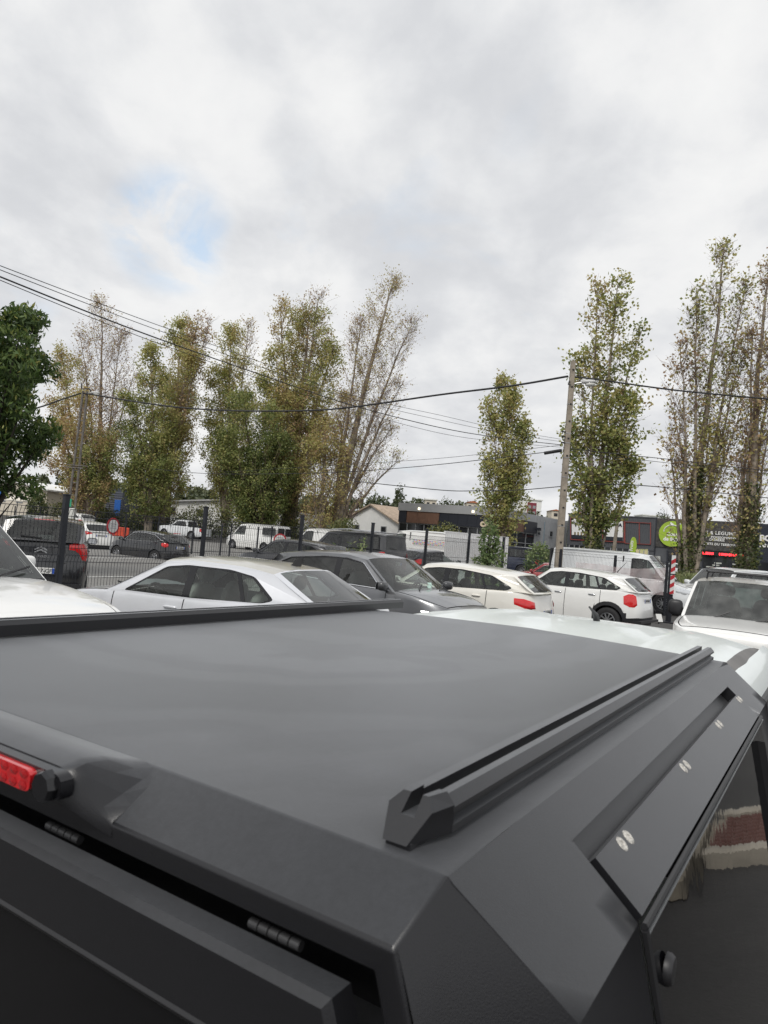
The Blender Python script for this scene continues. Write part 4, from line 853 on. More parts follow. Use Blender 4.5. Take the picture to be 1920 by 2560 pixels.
# ------------------------------------------------------------------ fence, posts, signs, poles, wires
FENCE = mat('fence_anthracite', (.016, .018, .024), .45, .2)
PTOP = [.22, .26, .30, .31, .32, .33, .335]             # post tops above eye level
fence = thing('mesh_fence', 'dark welded mesh fence on square posts behind the near row of cars', 'fence', (FP0.x, FP0.y, 0), R_(58))
def FL(s, n, z): return (s, n, z)
def wire_panel(par, s0, s1, zt, h, step=.05, r=.0036, nfold=(0, .33, .66, .97), name='mesh_panel', gz=None):
    """welded panel: upright wires with V folds, paired rails at each fold"""
    m_ = MB(); n = int((s1 - s0) / step)
    zs = []
    for k in range(9): zs.append(k / 8)
    prof = []
    for t in sorted(set([0, 1] + [max(0, min(1, f + d)) for f in nfold for d in (-.05, 0, .05)])):
        off = max([.035 * max(0, 1 - abs(t - f) / .05) for f in nfold]); prof.append((t, off))
    for k in range(n + 1):
        s = s0 + (s1 - s0) * k / n
        m_.tube([(s, -off, zt - h * t) for t, off in prof], r, 4, cap=False)
    for f in nfold:
        for d in (-.05, .05): 
            t = f + d
            if 0 <= t <= 1: m_.tube([(s0, -.006, zt - h * t), (s1, -.006, zt - h * t)], r * 1.2, 4)
        m_.tube([(s0, -.041, zt - h * f), (s1, -.041, zt - h * f)], r * 1.2, 4)
    return obj(name, m_, FENCE, par, sm=0, weld=False)
def post(par, s, zt, w=.07, name='post', n=0.):
    p = FP0 + FD * s; zg = G(p.x, p.y) - .1
    return obj(name, MB().box((s, n, (zt + zg) / 2), (w, w, zt - zg), bev=.006).box((s, n, zt + .008), (w + .012, w + .012, .02), bev=.005), FENCE, par, sm=30)
for i in range(7): post(fence, 2.5 * i, ZC + PTOP[i], .07 if i in (0, 6) else .06)
post(fence, -1.25, ZC + .2)
segs = [(-1.2, -.05)] + [(2.5 * i + .05, 2.5 * i + 2.45) for i in range(6)]
for a_, b_ in segs:
    zt = ZC + .04 + .012 * max(0, a_); wire_panel(fence, a_, b_, zt, 1.83)
# the fence turns and runs on behind the white crossover
P6 = FP0 + FD * 15.0
f2a = math.atan2(24.0 - P6.y, 9.55 - P6.x); D2 = Vector((math.cos(f2a), math.sin(f2a), 0))
fence2 = thing('banner_fence', 'mesh fence with a torn pale banner in front of the long white van', 'fence', (P6.x, P6.y, 0), f2a)
LEN2 = math.hypot(24.0 - P6.y, 9.55 - P6.x)
def post2(s, zt, w=.07):
    p = P6 + D2 * s; zg = G(p.x, p.y) - .1; obj('post', MB().box((s, 0, (zt + zg) / 2), (w, w, zt - zg), bev=.006), FENCE, fence2, sm=30)
for k in range(1, 4): post2(LEN2 * k / 3 if k < 3 else LEN2, ZC + .18 - .05 * k)
for k in range(3): wire_panel(fence2, LEN2 * k / 3 + .06, LEN2 * (k + 1) / 3 - .06, ZC + .10 - .045 * k, 1.75)
# banner: thin cloth, translucent
bm_ = bpy.data.materials.new('banner_cloth'); bm_.use_nodes = True; nt = bm_.node_tree; nt.nodes.clear(); o_ = N(nt, 'ShaderNodeOutputMaterial'); d_ = N(nt, 'ShaderNodeBsdfDiffuse'); t_ = N(nt, 'ShaderNodeBsdfTransparent'); x_ = N(nt, 'ShaderNodeMixShader', inp={0: .45})
tcn = N(nt, 'ShaderNodeTexCoord'); nz = N(nt, 'ShaderNodeTexNoise', inp={'Scale': 1.6, 'Detail': 6.}); L_(nt, tcn.outputs['Object'], nz.inputs['Vector']); r_ = ramp(nt, nz.outputs[0], [(.35, (.72, .66, .66)), (.55, (.62, .50, .50)), (.7, (.75, .72, .72))]); L_(nt, r_.outputs[0], d_.inputs[0]); L_(nt, t_.outputs[0], x_.inputs[1]); L_(nt, d_.outputs[0], x_.inputs[2]); L_(nt, x_.outputs[0], o_.inputs[0])
bn = MB(); rows = []
for i in range(31):
    s = LEN2 * .42 + (LEN2 * .56) * i / 30; sag = .16 * math.sin(PI * i / 30) + (.14 if i < 8 else 0) * (1 - i / 8)
    rows.append([(s, -.06 - .03 * math.sin(i * 1.3 + j * .8), ZC - .10 - sag * (1 - j / 6) - .045 * 2 * i / 30 - .92 * j / 6) for j in range(7)])
obj('banner', bn.grid(rows), bm_, fence2, sm=60)
# striped gate post
REFW = mat('reflector_white', (.62, .62, .61), .4); REFR = mat('reflector_red', (.42, .02, .03), .4)
gp = at(1671, 1560, 21.6); gz0 = G(gp.x, gp.y)
gpo = thing('gate_post', 'dark gate post with red and white striped board', 'post', (gp.x, gp.y, gz0), R_(58) )
gt = ZC + .22 - gz0
obj('post', MB().box((.08, .05, gt / 2), (.10, .10, gt), bev=.008), FENCE, gpo); obj('post', MB().box((-.07, -.04, gt / 2 - .05), (.08, .08, gt - .1), bev=.008), FENCE, gpo)
obj('base_plate', MB().box((0, 0, .02), (.5, .4, .04), bev=.008), FENCE, gpo)
Ez = Vector((-.30, -1., 0)).normalized(); bx_ = Vector((1, -.30, 0)).normalized()
Ri = Matrix.Rotation(-R_(58), 3, 'Z'); ez = Ri @ Ez; ex = Ri @ bx_; cz = Vector((-.06, -.03, 0)) + ez * .10
def BD(a, z, w): p = cz + ex * a + ez * w; return (p.x, p.y, z)
obj('board', MB().prism([(-.058, .86), (.058, .86), (.058, 2.02), (-.058, 2.02)], -.012, 0, BD), REFW, gpo)
for k in range(5):
    z0 = .80 + k * .235; poly = [(-.058, z0), (-.058, z0 + .12), (.058, z0 + .20), (.058, z0 + .08)]; poly = [(a, min(2.02, max(.86, z))) for a, z in poly]
    if poly[1][1] - poly[0][1] > .01 or poly[2][1] - poly[3][1] > .01: obj('stripe', MB().prism(poly, .001, .004, BD), REFR, gpo)
obj('clamp', MB().prism([(-.08, 1.44), (.08, 1.44), (.08, 1.47), (-.08, 1.47)], -.02, .008, BD), FENCE, gpo)
tg = thing('price_tag', 'small white tag plate leaning at the foot of the striped post', 'tag', tuple(at(1648, 1548, 21.0)[:2]) + (G(*at(1648, 1548, 21.)[:2]),), R_(20)); obj('plate', MB().box((0, 0, .17), (.20, .02, .24), rx=-.4, bev=.005), PLT, tg); obj('stake', MB().box((0, .01, .03), (.03, .02, .1)), FENCE, tg)
# second, inner fence of thin posts and mesh further back in the yard
def yard_fence(name, label, pts, h, step=.10):
    r = thing(name, label, 'fence', (pts[0][0], pts[0][1], 0), math.atan2(pts[-1][1] - pts[0][1], pts[-1][0] - pts[0][0])); Ln = math.hypot(pts[-1][1] - pts[0][1], pts[-1][0] - pts[0][0]); n = max(1, round(Ln / 2.6)); z0 = G(*pts[0])
    for k in range(n + 1): obj('post', MB().box((Ln * k / n, 0, z0 + h / 2), (.06, .06, h + .1), bev=.005), FENCE, r)
    for k in range(n): wire_panel(r, Ln * k / n, Ln * (k + 1) / n, z0 + h, h - .05, step, .0035, (0, .5, .96))
yard_fence('yard_fence', 'thin dark mesh fence crossing the yard behind the parked hatchback', [(-24, 47), (-5.5, 36)], 1.75)
# red plastic barrier and round signs
ba = thing('barrier', 'orange red plastic barrier lying behind the round sign', 'barrier', tuple(at(288, 1325, 50)[:2]) + (G(-18, 50),), .05)
obj('panel', MB().box((0, 0, .62), (1.9, .12, .62), bev=.04).box((-.6, 0, .2), (.2, .3, .3), bev=.03).box((.6, 0, .2), (.2, .3, .3), bev=.03), mat('barrier_red', (.60, .07, .03), .5), ba)
def round_sign(label, px, py, Y, rad, zb_, rz):
    p = at(px, py, Y); r = thing('round_sign', label, 'sign', (p.x, p.y, zb_), rz)
    h = p.z - zb_; obj('pole', MB().lathe([(0, 0), (.03, 0), (.03, h + rad * .6), (0, h + rad * .6)], 8), mat('galvanised', (.42, .43, .44), .4, .7), r)
    d = lambda pr, o: MB().lathe([(a, b_) for a, b_ in pr], 32, 'y', (0, 0, h))
    obj('disc', MB().lathe([(0, -.03), (rad, -.03), (rad, -.045), (0, -.045)], 32, 'y', (0, 0, h)), REFR, r); obj('face', MB().lathe([(0, -.048), (rad * .78, -.048)], 32, 'y', (0, 0, h)), REFW, r)
    for k in range(3): obj('sign_lettering', MB().box((0, -.052, h + .09 - k * .09), (rad * (.9 if k != 1 else .7), .004, .03)), mat('sign_grey', (.3, .3, .32), .6, var=.7, vscale=60), r)
round_sign('round white sign with red rim on the inner fence beside the black hatchback', 281, 1315, 31.0, .36, .1, R_(66))
round_sign('round red rimmed sign rising behind the dark minivan roof', 700, 1350, 29., .26, .2, .1)
# bollard posts in the yard
for px, lab in ((552, 'slim dark post standing left of the white cargo van wheel'), (643, 'slim dark post standing in front of the white cargo van')):
    p = at(px, 1360, 40.); po = thing('yard_post', lab, 'post', (p.x, p.y, G(p.x, p.y))); obj('shaft', MB().lathe([(0, 0), (.05, 0), (.05, 1.75), (.03, 1.79), (0, 1.79)], 10), FENCE, po); obj('foot', MB().lathe([(0, .001), (.12, .001), (.12, .03), (0, .03)], 10), FENCE, po)
# white corrugated panel wall
wl0, wl1 = at(1108, 1390, 33.), at(1268, 1390, 36.); wr = thing('panel_wall', 'low white ribbed panel wall behind the fence shrub', 'wall', (wl0.x, wl0.y, G(wl0.x, wl0.y)), math.atan2(wl1.y - wl0.y, wl1.x - wl0.x)); wln = math.hypot(wl1.y - wl0.y, wl1.x - wl0.x)
WALLW = mat('wall_white_sheet', (.74, .75, .75), .5, var=.05, dirt=.15)
for k in range(3):
    m_ = MB(); a_, b_ = wln * k / 3 + .01, wln * (k + 1) / 3 - .01; n = 12; rows = []
    for j in range(n * 4 + 1):
        s = a_ + (b_ - a_) * j / (n * 4); rows.append([(s, -.02 if j % 4 in (0, 1) else 0., z) for z in (.05, 2.28)])
    obj('panel', m_.grid(rows).box(((a_ + b_) / 2, .03, 2.30), (b_ - a_, .10, .06)), WALLW, wr, sm=20)

# concrete pole with lamp (right) and steel lattice pole (left)
PCON = mat('pole_concrete', (.30, .26, .21), .9, var=.25, vscale=3, bump=.4, bscale=25); GALV = mat('galvanised', (.42, .43, .44), .4, .7); DARKM = mat('dark_metal', (.03, .03, .032), .5, .4)
def lamp_head(par, o, d, n_='lamp_head'):
    d = Vector(d).normalized(); o = Vector(o); up = Vector((0, 0, 1)); E_ = Matrix((d, up.cross(d), up)).transposed()
    a = obj('lamp_arm', MB().tube([o, o + d * .18 + up * .04, o + d * .30 + up * .05], .03, 8), GALV, par)
    c = o + d * .50 + up * .04; h = obj(n_, MB().sell(c + up * .03, (.50, .24, .14), 2.6, 16, 8, E_=E_), mat('lamp_shell', (.55, .55, .54), .5, var=.1), par)
    obj('lamp_glass', MB().sell(c - up * .06 + d * .05, (.34, .20, .16), 2.4, 14, 8, E_=E_), mat('lamp_bowl', (.62, .62, .58), .2, coat=.5), h)
pt, pb = at(1433, 903, 25.), at(1399, 1365, 25.); zb_ = G(pb.x, pb.y); px_, py_ = (pb.x + (pb.x - pt.x) * .18), 25.
rp = thing('utility_pole', 'weathered concrete utility pole with street lamp at its top', 'utility pole', (px_, py_, zb_)); hp = pt.z - zb_; lean = Vector((pt.x - px_, 0, hp))
sh = MB(); rows = []
for k in range(15):
    t = k / 14; w = .15 - .055 * t; c = lean * t; rows.append([(c.x + sx * w * .8, c.y + sy * w, c.z) for sx, sy in ((-1, -.75), (-.75, -1), (.75, -1), (1, -.75), (1, .75), (.75, 1), (-.75, 1), (-1, .75))])
sh.grid(rows, closed=True).add(rows[-1], [tuple(range(8))]); obj('shaft', sh, PCON, rp, sm=30)
for t in (.32, .52, .60, .66, .70, .82): obj('steel_band', MB().box(lean * t, (.25 - .09 * t, .31 - .11 * t, .02)), GALV, rp)
for t in np.linspace(.1, .95, 13): obj('climbing_step', MB().box(lean * float(t) + Vector((.0, -.16 + .06 * t, .1)), (.06, .02, .05)), DARKM, rp)
lamp_head(rp, lean * .905 + Vector((.07, -.02, 0)), (1, -.25, .05))
plw = lambda t: Vector((px_, py_, zb_)) + lean * t
obj('bracket', MB().tube([lean * .915 + Vector((-.10, -.1, 0)), lean * .905 + Vector((-.14, -.12, -.05)), lean * .90 + Vector((-.06, -.14, -.02))], .025, 6), DARKM, rp)
for t in (.685, .705, .66): obj('insulator', MB().box(lean * t + Vector((-.16, -.06, 0)), (.14, .05, .05), bev=.01), DARKM, rp)
# left pole
qt, qb = at(213, 978, 38.), at(183, 1262, 38.); zq = G(qb.x, qb.y); lp = thing('utility_pole', 'slim twin rail steel utility pole with lamp, rising above the poplars edge', 'utility pole', (qb.x - .1, 38., zq)); hq = qt.z - zq; ln2 = Vector((qt.x - qb.x + .1, 0, hq))
STEEL = mat('pole_steel', (.16, .145, .13), .6, .4, var=.3)
for dx_ in (-.14, .14): obj('rail', MB().tube([Vector((dx_ * 1.3, 0, 0)), ln2 + Vector((dx_ * .8, 0, 0))], .065, 8), STEEL, lp)
for t in np.linspace(.08, .97, 12): obj('rung', MB().box(ln2 * float(t), (.34, .03, .05)), STEEL, lp)
obj('concrete_foot', MB().box((.02, 0, .8), (.42, .36, 2.3), bev=.03), mat('foot_concrete', (.62, .62, .58), .8, var=.1), lp); obj('green_sign', MB().box(ln2 * .27 + Vector((-.1, -.2, 0)), (.3, .03, .42), bev=.01), mat('sign_green', (.03, .28, .16), .5), lp)
obj('cross_arm', MB().box(ln2 * .5 + Vector((-.1, -.1, 0)), (1.0, .05, .05)).box(ln2 * .515 + Vector((.1, -.1, 0)), (1.1, .05, .04)), STEEL, lp)
lamp_head(lp, ln2 * .985 + Vector((.1, 0, 0)), (1, -.2, .0))
obj('cable_hook', MB().tube([ln2 + Vector((-.25, 0, .4)), ln2 + Vector((-.2, 0, .1)), ln2 + Vector((.2, 0, .15)), ln2 + Vector((.45, 0, -.15))], .035, 6), DARKM, lp)
# overhead lines
WIRE = mat('cable_black', (.02, .02, .022), .6)
def cable(label, pts, r, nm='overhead_cable'):
    P = [at(*p) for p in pts]; q = []
    for i in range(len(P) - 1):                         # Catmull-Rom through the survey points
        a, b_, c, d = P[max(i - 1, 0)], P[i], P[i + 1], P[min(i + 2, len(P) - 1)]
        for k in range(10):
            t = k / 10; q.append(.5 * ((2 * b_) + (c - a) * t + (2 * a - 5 * b_ + 4 * c - d) * t * t + (3 * b_ - a - 3 * c + d) * t ** 3))
    q.append(P[-1]); o = q[0]; return tag(obj(nm, MB().tube(q, r, 5), WIRE), label, 'cable', 'overhead cables')
cable('thick twisted cable sagging between the two lamp poles', [(205, 982, 38), (400, 1013, 36), (560, 1026, 34.5), (750, 1027, 32.5), (880, 1018, 31), (1100, 987, 28.5), (1277, 965, 26.5), (1420, 941, 25)], .040)
cable('thick cable running on past the right lamp from the concrete pole', [(1425, 941, 25), (1500, 950, 25), (1700, 977, 25), (1960, 1001, 25)], .030)
cable('cable leaving the steel pole behind the evergreen tree', [(202, 983, 38), (150, 1000, 38), (98, 1018, 38), (-60, 1062, 38)], .045)
for yl, yr, yend, r, lab in ((663, 1038, 1098, .006, 'topmost of the four thin wires falling across the sky'), (673, 1050, 1104, .006, 'second of the four thin wires falling across the sky'), (690, 1069, 1112, .012, 'thickest of the four wires falling across the sky'), (698, 1083, 1118, .006, 'lowest of the four thin wires falling across the sky')):
    d = yl - 694; e = yr - 1069
    cable(lab, [(-40, yl - 14, 9.), (340, 830 + d * .9 + e * .3, 12), (640, 935 + d * .6 + e * .5, 15.5), (880, 1013 + e * .8, 18.5), (1100, yr, 21.5), (1250, (yr + yend) / 2 + 4, 23.4), (1402, yend, 25.)], r)
cable('low black cable with a splice tube left of the concrete pole', [(380, 1172, 40), (520, 1184, 38), (730, 1184, 34), (905, 1177, 31), (1100, 1161, 28.), (1361, 1131, 25.4), (1404, 1126, 25)], .014)
cable('thin cable just above the splice tube', [(560, 1180, 38), (1000, 1153, 30), (1208, 1135, 27), (1400, 1113, 25)], .008)
tag(obj('splice_tube', MB().tube([at(1361, 1133, 25.3), at(1404, 1126, 25.)], .06, 8), DARKM), 'black splice tube hanging on the low cable by the pole', 'cable splice')
cable('lowest long cable crossing behind both right poplars', [(887, 1203, 40), (1100, 1225, 38), (1195, 1227, 37), (1300, 1225, 36), (1465, 1212, 34), (1607, 1214, 35), (1864, 1239, 38), (1980, 1252, 39)], .022)
cable('upper wire of the bundle right of the concrete pole', [(1408, 1118, 25), (1481, 1128, 25.5), (1705, 1152, 27), (1960, 1182, 29)], .014)
cable('lower wire of the bundle right of the concrete pole', [(1408, 1122, 25), (1481, 1136, 25.5), (1705, 1161, 27), (1960, 1188, 29)], .010)
# ------------------------------------------------------------------ buildings
def ray_(px, py): d = F_ + RT * (px - 960) / FPX + UP * (1280 - py) / FPX; return d
class Wall:
    """vertical facade from A to B; fa(px,py) gives the facade point of a survey mark"""
    def __init__(s, A, B):
        s.A, s.B = Vector((A[0], A[1], 0)), Vector((B[0], B[1], 0)); s.d = (s.B - s.A).normalized(); s.n = Vector((s.d.y, -s.d.x, 0)); s.L = (s.B - s.A).length
    def uv(s, px, py):
        d = ray_(px, py); n = s.n; t = (s.A.x * n.x + s.A.y * n.y) / (d[0] * n.x + d[1] * n.y); p = Vector((d[0] * t, d[1] * t, ZC + d[2] * t)); return ((p - s.A).dot(s.d), p.z)
    def P(s, u, z, off=0.): p = s.A + s.d * u + s.n * off; return (p.x, p.y, z)
    def slab(s, mb, u0, u1, z0, z1, o0, o1, m=0):
        return mb.prism([(u0, z0), (u1, z0), (u1, z1), (u0, z1)], o0, o1, lambda a, b_, w: s.P(a, b_, w), m)
def rel(root, o): o.parent = root; o.matrix_parent_inverse = Matrix.Translation(-root.location)  # parts written in world metres
def bpart(root, name, mb, m, sm=30.): o = obj(name, mb, m, None, sm); rel(root, o); return o
SHEETG = mat('grey_sheet', (.36, .37, .38), .45, var=.06, vscale=.6); FASC = mat('fascia_grey', (.34, .345, .35), .5, var=.05, vscale=.5); BROWN = mat('corten_brown', (.16, .085, .055), .7, var=.18, vscale=2); NIGHT = mat('panel_night', (.018, .021, .030), .5, var=.1)
SHOPG = mat('shop_grey', (.085, .09, .10), .5, var=.06, vscale=.7); WOODG = mat('grey_boards', (.075, .072, .068), .85, var=.35, vscale=3, bump=.3); GLASSB = mat('shop_glass', (.02, .022, .025), .06, var=.3, vscale=.7); FRAME = mat('frame_grey', (.30, .31, .32), .5); NAVYB = mat('navy_cladding', (.02, .026, .042), .55, var=.1)
LET = mat('letter_cream', (.72, .60, .45), .5, var=.05); LETW = mat('letter_white', (.80, .80, .78), .5, var=.04)
# --- building with brown and black fascia panels
C1 = (12.7, 80.); W1 = Wall((1.93, 86.9), C1); W2 = Wall(C1, (25.2, 98.5))
b1 = thing('commercial_building', 'grey hall with brown and black fascia panels behind the small poplar', 'building', (12., 88., G(12, 88)))
zt = W1.uv(1246, 1269)[1]; zg = .3
core = MB(); back = [W1.P(0, zg), W2.P(0, zg), W2.P(W2.L, zg), (W2.B.x - 10.8, W2.B.y + 6.9, zg)]
core.prism([(p[0], p[1]) for p in back], zg, zt - .05, lambda a, b_, w: (a, b_, w)); bpart(b1, 'walls', core, SHEETG)
for Wl, nm in ((W1, 'fascia'), (W2, 'fascia')):
    m_ = MB(); Wl.slab(m_, -.1, Wl.L if Wl is W1 else 7.2, zt - .95, zt, -.3, .35); bpart(b1, nm, m_, FASC)
zb1, zb0 = W1.uv(1000, 1275)[1], W1.uv(1000, 1305)[1]
zb1 = min(zb1, zt - .96)
for u0, u1, m_ in ((0, W1.L * .085, NIGHT), (W1.L * .088, W1.L * .43, BROWN), (W1.L * .433, W1.L * 1.0, NIGHT)):
    n = max(1, int((u1 - u0) / 1.1))
    for k in range(n): q = MB(); W1.slab(q, u0 + (u1 - u0) * k / n + .01, u0 + (u1 - u0) * (k + 1) / n - .01, zb0, zb1, 0, .26); bpart(b1, 'fascia_panel', q, m_)
for px0, px1, m_ in ((1250, 1284, BROWN), (1285, 1305, BROWN), (1306, 1338, NIGHT)):
    u0, u1 = W2.uv(px0, 1320)[0], W2.uv(px1, 1320)[0]; q = MB(); W2.slab(q, max(.0, u0), u1 - .02, zb0, zb1, 0, .26); bpart(b1, 'fascia_panel', q, m_)
gu = W2.uv(1335, 1340)[0]
for Wl, n, uend in ((W1, 11, W1.L), (W2, 4, gu)):
    q = MB(); Wl.slab(q, 0.05, uend, zg, zb0 - .02, .0, .02); bpart(b1, 'shop_window', q, GLASSB)
    for k in range(n + 1): q = MB(); u = .05 + (uend - .1) * k / n; Wl.slab(q, u - .05, u + .05, zg, zb0 - .02, .02, .10); bpart(b1, 'mullion', q, FRAME)
    q = MB(); Wl.slab(q, 0.05, uend, zb0 - 1.35, zb0 - 1.27, .021, .09); Wl.slab(q, .05, uend, zb0 - .12, zb0 - .02, .021, .11); bpart(b1, 'transom', q, FRAME)
for k in range(9): q = MB(); W1.slab(q, .4 + k * .42, .52 + k * .42, zg + .3, zb0 - .3, -.4, -.3); 
for k in range(26):
    u = gu + .3 + (W2.L - gu - .3) * k / 26; q = MB(); W2.slab(q, u, u + .05, zg, zt - .1, 0, .035); bpart(b1, 'sheet_rib', q, SHEETG)
for px, py in ((1345, 1330), (1376, 1334)):
    u, z = W2.uv(px, py); q = MB(); W2.slab(q, u - .55, u + .55, z - .45, z + .4, .04, .12); w_ = bpart(b1, 'window', q, FRAME); q = MB(); W2.slab(q, u - .42, u - .02, z - .33, z + .28, .121, .13); W2.slab(q, u + .03, u + .42, z - .33, z + .28, .121, .13); bpart(b1, 'window_pane', q, GLASSB)
u, z = W2.uv(1359, 1330); q = MB(); W2.slab(q, u - .06, u + .06, zg, z + 1.3, .036, .12); bpart(b1, 'drain_pipe', q, mat('pipe_blue', (.2, .26, .3), .5))
u, z = W2.uv(1338, 1322); q = MB(); W2.slab(q, u - .25, u + .25, z - .2, z + .15, .2, .7); bpart(b1, 'wall_lamp', q, NIGHT)
u, z = W1.uv(1203, 1316); t_ = text('sign_lettering', 'cie', 1.15, LET, W1.P(u, z, .30), W1.d, (0, 0, 1), depth=.05, bold=.045, sx=1.05); rel(b1, t_)
for px in (1052, 1187): u, z = W1.uv(px, 1272); q = MB(); W1.slab(q, u - .12, u + .12, zt - .75, zt - .5, .351, .45); bpart(b1, 'spot_lamp', q, mat('spot_glow', (.9, .85, .7), .4, emit=((1, .85, .6), 2.)))
# --- shop with the round green sign
W3 = Wall((24.1, 94.), (41.3, 82.)); s0 = W3.uv(1640, 1350)[0]; W4 = Wall(tuple(W3.P(W3.L + .15, 0))[:2], tuple(W3.P(W3.L + 12, 0))[:2])
b2 = thing('shop_building', 'dark grey food shop with round green sign behind the tall poplars', 'building', (36., 92., G(33, 88)))
zt3 = W3.uv(1640, 1296)[1]; zg3 = .55
core = MB(); core.prism([W3.P(0, 0, -.06)[:2], W3.P(W3.L + .1, 0, -.06)[:2], W3.P(W3.L + .1, 0, -16)[:2], W3.P(0, 0, -16)[:2]], zg3, zt3 - .12, lambda a, b_, w: (a, b_, w)); bpart(b2, 'walls', core, SHOPG)
zwin = W3.uv(1560, 1372)[1]
q = MB(); W3.slab(q, 0, s0 - .05, zwin, zt3, -.05, .0); n = 46
for k in range(n): u = (s0 - .1) * k / n; W3.slab(q, u + .03, u + .03 + (s0 - .1) / n * .45, zwin + .02, zt3 - .05, 0, .05)
tag(bpart(b2, 'ribbed_cladding', q, SHOPG, 0), kind='stuff')
zdoor = W3.uv(1720, 1372)[1]
q = MB(); W3.slab(q, s0, W3.L, zdoor, zt3 + .05, -.05, .06); nb = 24
for k in range(nb):
    z0 = zdoor + (zt3 + .05 - zdoor) * k / nb; W3.slab(q, s0, W3.L, z0 + .012, z0 + (zt3 - zdoor) / nb, .06, .085 + .012 * ((k * 7) % 3))
tag(bpart(b2, 'board_cladding', q, WOODG, 0), kind='stuff')
q = MB(); W3.slab(q, -.1, s0, zt3, zt3 + .12, -.2, .1); bpart(b2, 'parapet_cap', q, SHOPG); q = MB(); W3.slab(q, s0 - .12, s0 - .005, zg3, zt3 + .06, -.05, .12); bpart(b2, 'corner_trim', q, NIGHT)
# ground floor glazing
for u0, u1 in ((.4, s0 * .28), (s0 * .45, s0 * .72), (s0 * .74, s0 * .93)):
    q = MB(); W3.slab(q, u0, u1, zg3, zwin - .05, -.02, .02); bpart(b2, 'shop_window', q, GLASSB)
    for k in range(5): q = MB(); u = u0 + (u1 - u0) * k / 4; W3.slab(q, u - .05, u + .05, zg3, zwin, .02, .08); bpart(b2, 'mullion', q, FRAME)
def fpoly(Wl, root, nm, pts, o0, o1, m_): q = MB(); q.prism([Wl.uv(*p) for p in pts][::-1], o0, o1, lambda a, b_, w: Wl.P(a, b_, w)); return bpart(root, nm, q, m_)
fpoly(W3, b2, 'window_poster', [(1590, 1372), (1620, 1373), (1620, 1393), (1590, 1392)], .03, .05, mat('poster', (.55, .62, .25), .6, col2=(.75, .6, .4), vscale=1.3))
fpoly(W3, b2, 'shop_entrance', [(1668, 1376), (1722, 1381), (1722, 1428), (1668, 1424)], -.02, .07, GLASSB)
for px in (1669, 1686, 1704, 1721): fpoly(W3, b2, 'door_frame', [(px - 2, 1376), (px + 2, 1376), (px + 2, 1428), (px - 2, 1426)], .071, .13, NIGHT)
fpoly(W3, b2, 'shop_window', [(1757, 1381), (1862, 1391), (1862, 1437), (1757, 1430)], -.02, .07, GLASSB)
for px in (1757, 1790, 1826, 1861): fpoly(W3, b2, 'mullion', [(px - 2, 1382), (px + 1, 1382), (px + 1, 1436), (px - 2, 1434)], .071, .12, NIGHT)
for px, py in ((1795, 1408), (1790, 1413), (1800, 1419), (1775, 1417), (1840, 1411)): fpoly(W3, b2, 'shelf_goods', [(px - 9, py - 2), (px + 9, py - 1), (px + 9, py + 2), (px - 9, py + 1)], .072, .11, mat('goods', (.5, .52, .48), .6, var=.6, vscale=2))
fpoly(W3, b2, 'air_conditioner', [(1634, 1390), (1652, 1391), (1652, 1403), (1634, 1402)], .0, .45, mat('aircon', (.55, .56, .54), .5)); fpoly(W3, b2, 'air_conditioner', [(1634, 1404), (1654, 1405), (1654, 1416), (1634, 1415)], .0, .45, mat('aircon', (.55, .56, .54), .5))
# billboards
RAILR = mat('red_frame', (.26, .06, .05), .5); BOARD = mat('board_white', (.78, .78, .77), .5, var=.03)
def billboard(x0, y0, x1, y1):
    sl = .055; pts = lambda a, b_, c, d: [(a, b_), (c, b_ + sl * (c - a)), (c, d + sl * (c - a)), (a, d)]
    fpoly(W3, b2, 'billboard', pts(x0, y0, x1, y1), .05, .22, BOARD); fpoly(W3, b2, 'billboard_band', pts(x0, y1 - 9, x1, y1), .221, .25, NIGHT)
    for a, b_, c, d in ((x0 - 4, y0 - 3, x1 + 4, y0 - 1.5), (x0 - 4, y1 + 1.5, x1 + 4, y1 + 3.5), (x0 - 4, y0 - 2, x0 - 2.4, y1 + 3), (x1 + 2.4, y0 - 2 + sl * (x1 - x0), x1 + 4, y1 + 3 + sl * (x1 - x0))): fpoly(W3, b2, 'billboard_frame', pts(a, b_, c, d), .06, .2, RAILR)
billboard(1431, 1297, 1468, 1346); billboard(1511, 1301, 1558, 1350)
for a in ((1562, 1304, 1627, 1305.5), (1562, 1357, 1627, 1358.5), (1562, 1304, 1564, 1357), (1598, 1306, 1600, 1358), (1626, 1306, 1628, 1361)): fpoly(W3, b2, 'empty_frame', [(a[0], a[1]), (a[2], a[1] + .055 * (a[2] - a[0])), (a[2], a[3] + .055 * (a[2] - a[0])), (a[0], a[3])], .06, .16, RAILR)
def ftext(Wl, root, s, px, py, hpx, m_, off, **kw):
    u, z = Wl.uv(px, py); z2 = Wl.uv(px, py - hpx)[1]; t = text('sign_lettering', s, (z2 - z) / .72, m_, Wl.P(u, z, off), Wl.d, (0, 0, 1), depth=.012, **kw); rel(root, t); return t
ftext(W3, b2, 'BA', 1539, 1316, 8, NIGHT, .26, bold=.03, sx=1.1, space=1.3); ftext(W3, b2, 'TAGINES', 1528, 1325, 4, FRAME, .26, space=1.4) if 0 else None
ftext(W3, b2, 'Y', 1458, 1318, 9, NIGHT, .26, bold=.03)
hx, hy = 1441, 1310
dh = [(hx - 3, hy - 2), (hx - 7, hy - 5), (hx - 6, hy - 8), (hx - 4.5, hy - 4.5), (hx - 2, hy - 4), (hx, hy - 3), (hx + 2, hy - 4), (hx + 4.5, hy - 4.5), (hx + 6, hy - 8), (hx + 7, hy - 5), (hx + 3, hy - 2), (hx + 2, hy + 4), (hx, hy + 8), (hx - 2, hy + 4)]
